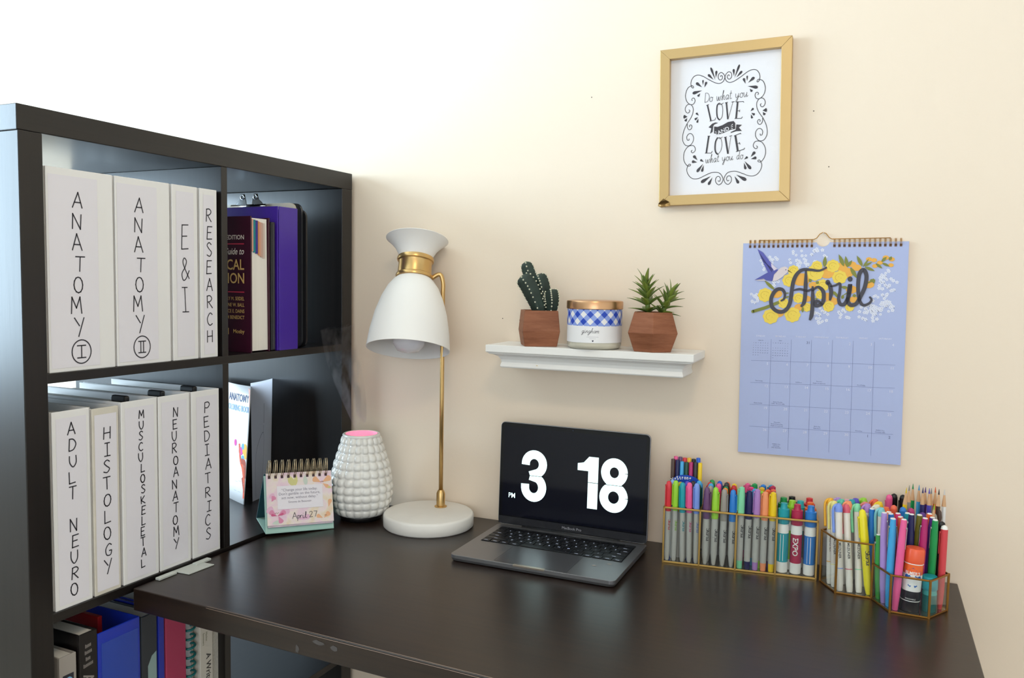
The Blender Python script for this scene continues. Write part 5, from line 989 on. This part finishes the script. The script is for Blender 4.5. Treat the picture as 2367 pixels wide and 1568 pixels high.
for (cx, cy), hh in cells:
    V6 = [(cx+HE*math.cos(R(60*k)), cy+HE*math.sin(R(60*k))) for k in range(6)]
    MB().loops([[(cx+(x-cx)*.985, cy+(y-cy)*.985, z) for x, y in V6] for z in (.0012, .0026)]).build('base_plate', MIRROR, c2)
    for k in range(6):
        p, q = V6[k], V6[(k+1) % 6]; ke = tuple(sorted(((round(p[0], 3), round(p[1], 3)), (round(q[0], 3), round(q[1], 3)))))
        kp = (round(p[0], 3), round(p[1], 3)); dpost[kp] = (p, max(hh, dpost.get(kp, (0, 0))[1]))
        bar(c2, (*p, hh), (*q, hh), AGED, .0014)
        if ke in done: continue
        done.add(ke); bar(c2, (*p, .0014), (*q, .0014), AGED, .0014)
        d = Vector((q[0]-p[0], q[1]-p[1], 0)).normalized(); n_ = Vector((-d.y, d.x, 0))*.0005; P = Vector((*p, 0))+d*.0015; Q = Vector((*q, 0))-d*.0015
        MB().loops([[tuple(P+n_+Vector((0, 0, z))), tuple(Q+n_+Vector((0, 0, z))), tuple(Q-n_+Vector((0, 0, z))), tuple(P-n_+Vector((0, 0, z)))] for z in (.003, hh-.001)]).build('pane', M_GLASS, c2)
for kp, (p, hh) in dpost.items(): bar(c2, (*p, 0), (*p, hh), AGED, .0018, 'post')

# ------------------------------------------------------------------ pens
PAL = dict(red='#d8333c', teal='#1fa0ad', pink='#f0609a', periwinkle='#7d9be8', lime='#9ed63a', mustard='#c9a81e', violet='#5b4fc4', charcoal='#2e2a30', dark_green='#0d4a3a', light_blue='#8fb2ee', sky='#45a9e2',
 plum='#6a4470', grey='#9a948c', blue='#2b7fd2', navy='#1b1c52', green='#1f9a52', cobalt='#1f5fd0', orange='#f26a2e', yellow='#f4cf1f', hot_pink='#ee3f86', mint='#86dcaa', lavender='#b083c6', peach='#f79a6a', gold='#e8b52a', cyan='#2b9ed0',
 crimson='#b5274e', coral='#ee6a4a', purple='#5a2c86', black='#121114', amber='#f0b028', pale_yellow='#ece08a', rose='#dd5a70', aqua='#86cdd2', lilac='#b493d8', blush='#efa5b4', cream='#e6ddc6', bright_yellow='#f4e424', azure='#2470c4', maroon='#7c2036',
 olive='#79762a', magenta='#b82a70', leaf_green='#3da04a', coral_red='#d8444c', indigo='#2d2a6e', silver='#8c8f96', scarlet='#c8242c', tangerine='#f58a2a', seafoam='#5fc4a8', taupe='#a39a8c', emerald='#12854a', turquoise='#2fb0b8', salmon='#e8837c', brown='#4a3328', white='#eceae8')
GB = mat('grey_barrel', '#b9b7b1', rough=.35)
PLACE = {'1': 'in the caddy compartment with the marker pack', '2': 'in the long caddy between slim pens and twin-tips', '3': 'in the long caddy beside the dry-erase markers', '4': 'in the end compartment of the long caddy',
 'A': 'in the hexagonal cell of pastel highlighters', 'B': 'in the low front hexagonal cell', 'C': 'in the hexagonal pencil cell by the wall'}
DESC = {'fine': '{c}-capped slim grey felt pen', 'marker': '{c}-capped grey permanent marker', 'twin': '{c} twin-tip grey marker', 'dry': '{c}-capped white dry-erase marker', 'liner': 'white highlighter pen with {c} clip cap', 'high': '{c} highlighter',
 'flair': '{c} felt-tip pen with white end dot', 'pencil': '{c} sharpened colouring pencil', 'glue': 'glue stick with {c} cap and black base', 'bottle': 'short {c} glue bottle', 'pen': '{c} pen with rounded end', 'brush': 'paint brush with {c} bristles'}
CAT = dict(fine='pen', marker='marker', twin='marker', dry='marker', liner='highlighter', high='highlighter', flair='pen', pencil='pencil', glue='glue stick', bottle='glue bottle', pen='pen', brush='paint brush')
NAME = dict(fine='slim_pen', marker='permanent_marker', twin='twin_tip_marker', dry='dry_erase_marker', liner='highlighter_pen', high='highlighter', flair='felt_tip_pen', pencil='coloring_pencil', glue='glue_stick', bottle='glue_bottle', pen='ball_pen', brush='paint_brush')
CLIPM = mat('steel_clip', '#c9cbd0', rough=.25, metal=1.0)
def clipbar(root, m, r_, za, zb, ang_, w=.0024, lift=.0016, th=.0010):
    M_ = Matrix.Rotation(ang_, 4, 'Z'); MB().box(r_+lift-th, r_+lift, -w/2, w/2, za, zb, M=M_).box(r_-.001, r_+lift, -w/2, w/2, zb-.003, zb, M=M_).build('clip', m, LASTCAP[(root.name, 'cap')], bevel=.0004)
def vtext(root, body, r_, z0, size, m, ang_=0.0, script=False):
    a = Art()
    if script: a.script(body, 0, 0, size, size*.95, size*.11, .03, rot=R(-90))
    else: a.text(body, size, 0, 0, 'L', rot=R(-90), bold=.02, res=2)
    a.build('print', m, LASTCAP.get((root.name, 'barrel'), root), lambda u, v: ((r_+.0002)*math.cos(ang_+u/r_), (r_+.0002)*math.sin(ang_+u/r_), z0+v))
SCRIPTINK = mat('barrel_ink', '#3c3a3c', rough=.5)
LASTCAP = {}
def lathe(root, name, prof, m, n=14, ang_=45):
    o = MB().lathe(prof, n).build(name, m, root, smooth=True, angle=ang_)
    if name in ('cap', 'barrel'): LASTCAP[(root.name, name)] = o
    return o
def make_pen(idx, cell, kind, col, bx, by, tx, ty, tz):
    base = Vector((bx*1e-4, by*1e-4, DZ+.0029)); top = Vector((tx*1e-4, ty*1e-4, tz*1e-4)); d = top-base; L = d.length; z = d.normalized()
    tw = Vector((CAM.x-base.x, CAM.y-base.y, 0)); x = (tw-z*tw.dot(z)).normalized(); y = z.cross(x)
    M_ = Matrix(((x.x, y.x, z.x, base.x), (x.y, y.y, z.y, base.y), (x.z, y.z, z.z, base.z), (0, 0, 0, 1)))
    cn_ = col.replace('_', ' ')
    t = thing(NAME[kind], DESC[kind].format(c=cn_)+' '+PLACE[cell], CAT[kind], M=M_, group='%ss %s' % (NAME[kind].replace('_', ' '), PLACE[cell]))
    m = mat('pen_'+col, PAL[col], rough=.35); front = idx in FRONT
    if kind == 'fine':
        c = L-.054; lathe(t, 'barrel', [(.0028, 0), (.0038, .002), (.0046, .010), (.0047, c+.002)], GB); lathe(t, 'cap', [(.0049, c), (.0054, c+.003), (.0054, L-.012), (.0047, L-.004), (.0030, L-.0008), (.0008, L)], m); clipbar(t, m, .0054, L-.044, L-.006, R(-62 if front else 120))
        if front: vtext(t, 'Sharpie', .0047, .075, .0066, mat('ink_'+col, tuple(v*.6 for v in hx(PAL[col])), rough=.5), .1, True)
    elif kind == 'marker':
        c = L-.056; lathe(t, 'barrel', [(.0024, 0), (.0036, .003), (.0058, .020), (.0060, .06), (.0056, c+.002)], GB); lathe(t, 'cap', [(.0060, c), (.0063, c+.004), (.0062, L-.026), (.0052, L-.008), (.0040, L-.002), (.001, L)], m); clipbar(t, m, .0060, L-.044, L-.008, R(58 if front else -130), .003)
        if front: vtext(t, 'Sharpie', .0060, .066, .0080, SCRIPTINK, .15, True)
    elif kind == 'twin':
        c = L-.050; lathe(t, 'end_cap', [(.0044, 0), (.0047, .001), (.0052, .014)], m); lathe(t, 'barrel', [(.0054, .014), (.0055, .03), (.0055, c+.002)], GB); lathe(t, 'cap', [(.0057, c), (.0060, c+.004), (.0058, L-.014), (.0046, L-.002), (.001, L)], m); clipbar(t, m, .0058, L-.042, L-.004, R(-70))
        if front: vtext(t, 'Sharpie', .0055, .078, .0078, SCRIPTINK, .1, True)
    elif kind == 'dry':
        c = L-.040; lathe(t, 'barrel', [(.0070, 0), (.0092, .002), (.0094, .010), (.0094, c), (.0080, c+.004)], M_WHITEP, 20); lathe(t, 'label_wrap', [(.00955, .020), (.00955, c-.012)], m, 20).data.update()
        lathe(t, 'cap', [(.0094, c+.004), (.0099, c+.006), (.0094, L-.011), (.0066, L-.0105), (.0058, L-.008), (.0054, L-.001), (.001, L)], m, 20)
        a = Art(); a.rect(-.0028, .022, .0028, c-.014)
        if col in ('teal', 'blue'): a.build('label_stripe', M_WHITEP, t, cyl(.0097, -.15 if col == 'teal' else -.1))
        elif front: vtext(t, 'EXPO', .00975, .064, .0125, M_WHITEP, -.55)
    elif kind == 'liner':
        lathe(t, 'barrel', [(.0038, 0), (.0048, .002), (.0055, .012), (.0056, L-.012)], mat('liner_white', '#ece6dc', rough=.4)); lathe(t, 'cap', [(.0060, L-.014), (.0061, L-.006), (.0046, L-.003), (.0040, L-.0008), (.001, L)], m)
        sd = R(-70 if not front else -80); b = MB(); pts = crom([(0, 0, L-.003), (.0055, 0, L-.004), (.0088, 0, L-.012), (.0084, 0, L-.034), (.0080, 0, L-.048)], 4); b.tube(pts, .0022, 8, M=Matrix.Rotation(sd, 4, 'Z')); b.build('clip', m, LASTCAP[(t.name, 'cap')], smooth=True)
        if front: vtext(t, 'MILDLINER', .0056, .078, .0052, SCRIPTINK, -.1); lathe(t, 'band', [(.0057, .036), (.0057, .0372)], m)
    elif kind == 'high':
        lathe(t, 'barrel', [(.0030, 0), (.0044, .002), (.0062, .016), (.0064, L-.05)], m); lathe(t, 'cap', [(.0066, L-.052), (.0068, L-.046), (.0064, L-.014), (.0046, L-.003), (.001, L)], m)
        clipbar(t, m, .0066, L-.046, L-.012, R(-75), .004); vtext(t, 'Sharpie', .0064, .070, .008, SCRIPTINK, 0, True)
    elif kind == 'flair':
        c = L*.42; lathe(t, 'barrel', [(.0034, 0), (.0042, .001), (.0056, .030), (.0056, c)], m); lathe(t, 'cap', [(.0057, c), (.0058, c+.010), (.0056, L-.030), (.0042, L-.001)], m); lathe(t, 'end_dot', [(.0036, L-.0012), (.0034, L)], M_WHITEP); clipbar(t, CLIPM, .0050, L-.046, L-.012, R(-75 if idx % 2 else 70), .0026)
    elif kind == 'pencil':
        wd = mat('pencil_wood', '#d8ac82', rough=.7); MB().lathe([(.0036, 0), (.0037, .001), (.0037, L-.028)], 6).build('shaft', m, t); lathe(t, 'sharpened_wood', [(.0036, L-.028), (.0014, L-.009)], wd, 10); lathe(t, 'lead', [(.0014, L-.009), (.0003, L)], mat('lead_'+col, tuple(v*.8 for v in hx(PAL[col])), rough=.5), 8)
    elif kind == 'glue':
        r_ = .0138; lathe(t, 'base', [(.0130, 0), (r_, .001), (r_, .032)], mat('glue_black', '#17141c', rough=.35), 28); lathe(t, 'body', [(r_-.0003, .032), (r_-.0003, .060)], M_WHITEP, 28); lathe(t, 'label_top', [(r_-.0002, .058), (r_-.0002, .074)], m, 28); lathe(t, 'base_ring', [(r_+.0003, .0165), (r_+.0003, .0175)], M_WHITEP, 28)
        lathe(t, 'cap_ring', [(r_+.0002, .0735), (r_+.0002, .0748)], M_WHITEP, 28); lathe(t, 'cap', [(r_, .0748), (r_+.0004, .077), (r_+.0002, L-.004), (r_-.0012, L-.0008), (.001, L)], mat('glue_orange', '#f0603a', rough=.35), 28)
        a = Art(); a.text("ELMER'S", .0062, 0, .0585, 'C', bold=.02, res=2); a.build('brand_print', M_WHITEP, t, cyl(r_+.0004, 0)); a = Art(); a.rect(-.0125, .0565, .0125, .0645); a.poly([(-.006, .0645), (.006, .0645), (0, .069)]); a.build('brand_panel', mat('elm_blue', '#2a4f9e', rough=.4), t, cyl(r_+.0001, 0))
        a = Art(); a.ribbon([(-.006, .056), (.0065, .040)], .0045); a.ribbon([(.006, .056), (-.004, .040)], .0045); a.disc(-.0085, .0545, .003, 10); a.disc(.0105, .054, .003, 10); a.build('emblem_print', mat('emblem_blue', '#1d63b4', rough=.4), t, cyl(r_+.0001, 0))
        a = Art(); a.text('WASHABLE', .0030, 0, .0195, 'C', res=1); a.build('small_print', M_WHITEP, t, cyl(r_+.0003, 0))
    elif kind == 'bottle':
        lathe(t, 'body', [(.0095, 0), (.0105, .001), (.0106, .027)], mat('bottle_teal', '#0f6e6c', rough=.2), 24); lathe(t, 'shoulder', [(.0106, .027), (.0098, .034)], mat('bottle_teal_light', '#3aa6a2', rough=.25), 24); lathe(t, 'cap', [(.0104, .034), (.0113, .035), (.0113, L-.003), (.0100, L-.0004), (.001, L)], m, 24)
    elif kind == 'pen':
        c = L*.45; lathe(t, 'barrel', [(.0028, 0), (.0044, .012), (.0052, .03), (.0052, c)], m); lathe(t, 'cap', [(.0054, c), (.0055, c+.004), (.0054, L-.006)], m); lathe(t, 'end_dome', [(.0052, L-.006), (.0042, L-.002), (.001, L)], M_WHITEP if col == 'coral_red' else m); clipbar(t, m, .0052, L-.045, L-.010, R(-80), .003)
    elif kind == 'brush':
        lathe(t, 'handle', [(.0016, 0), (.0030, .03), (.0032, L-.045), (.0028, L-.040)], mat('brush_handle', '#1b1a20', rough=.3), 12); lathe(t, 'ferrule', [(.0028, L-.040), (.0033, L-.020)], CLIPM, 12); lathe(t, 'bristles', [(.0033, L-.020), (.0040, L-.012), (.0022, L-.003), (.0003, L)], m, 12)
FRONT = set(i for i, p in enumerate(PENS) if p[0] in '1234' and i-[q[0] for q in PENS].index(p[0]) < {'1': 5, '2': 4, '3': 5, '4': 3}[p[0]] or p[0] == 'A' and i-[q[0] for q in PENS].index('A') < 5)
for i, p in enumerate(PENS): make_pen(i, *p)

# marker pack standing in the first compartment
cm = Matrix.Translation((.727, -.0761, DZ)) @ Matrix.Rotation(CA, 4, 'Z')
pk = thing('marker_pack', 'blue cardboard marker pack sleeve with white lettering in the long caddy', 'marker pack', M=cm @ Matrix.Translation((.0315, .0625, .0028)))
PB = mat('pack_blue', '#1749b8', rough=.4)
arch = [(-.0285, 0), (.0285, 0), (.0285, .128)]+[(.0285*math.cos(R(12*k)), .128+.0185*math.sin(R(12*k))) for k in range(1, 15)]+[(-.0285, .128)]
MB().prism(arch, -.0105, -.0095, lambda u, v, w: (u, w, v)).build('front_card', PB, pk); MB().prism([(-.0285, 0), (.0285, 0), (.0285, .110), (-.0285, .110)], .0100, .0110, lambda u, v, w: (u, w, v)).build('back_card', PB, pk)
for s_ in (-1, 1): MB().box(s_*.0285-.0004, s_*.0285+.0004, -.0105, .0110, 0, .112).build('side_card', PB, pk)
a = Art()
tw_ = 'VgStrong'; xs_ = -.0225
for k, ch_ in enumerate(tw_):
    u = xs_+k*.0042; a.text(ch_, .0095, u, .1348+.0185*(math.sqrt(max(0, 1-(u/.0285)**2))-.62)*.75-.0015, 'C', bold=.03, sx=.75, rot=math.atan2(-u, .045), res=2)
a.build('brand_lettering', M_WHITEP, pk, lambda u, v: (u, -.0108, v))
for r_i, (vv, tops) in enumerate(((-.0045, [('brown', .1725), ('navy', .1715), ('sky', .1690), ('dark_green', .1685), ('magenta', .1690), ('charcoal', .1695), ('yellow', .1690)]), (.0045, [('pink', .1760), ('plum', .1755), ('red', .1745), ('gold', .1750), ('black', .1735), ('cobalt', .1760)]))):
    for k, (col, ht) in enumerate(tops):
        u = -.0245+k*.0081+(.004 if r_i else 0); r_ = .0039
        t = thing('felt_marker', col.replace('_', ' ')+' felt marker standing in the blue cardboard pack', 'marker', M=cm @ Matrix.Translation((.0315+u, .0625+vv, .0034)), group='felt markers in the blue cardboard pack')
        m = mat('pen_'+col, PAL[col], rough=.4); lathe(t, 'barrel', [(r_-.0006, 0), (r_, .001), (r_, .11)], m, 12); lathe(t, 'cap', [(r_, .11), (r_+.0001, .112), (r_-.0001, ht-.001), (r_-.0006, ht)], m, 12)
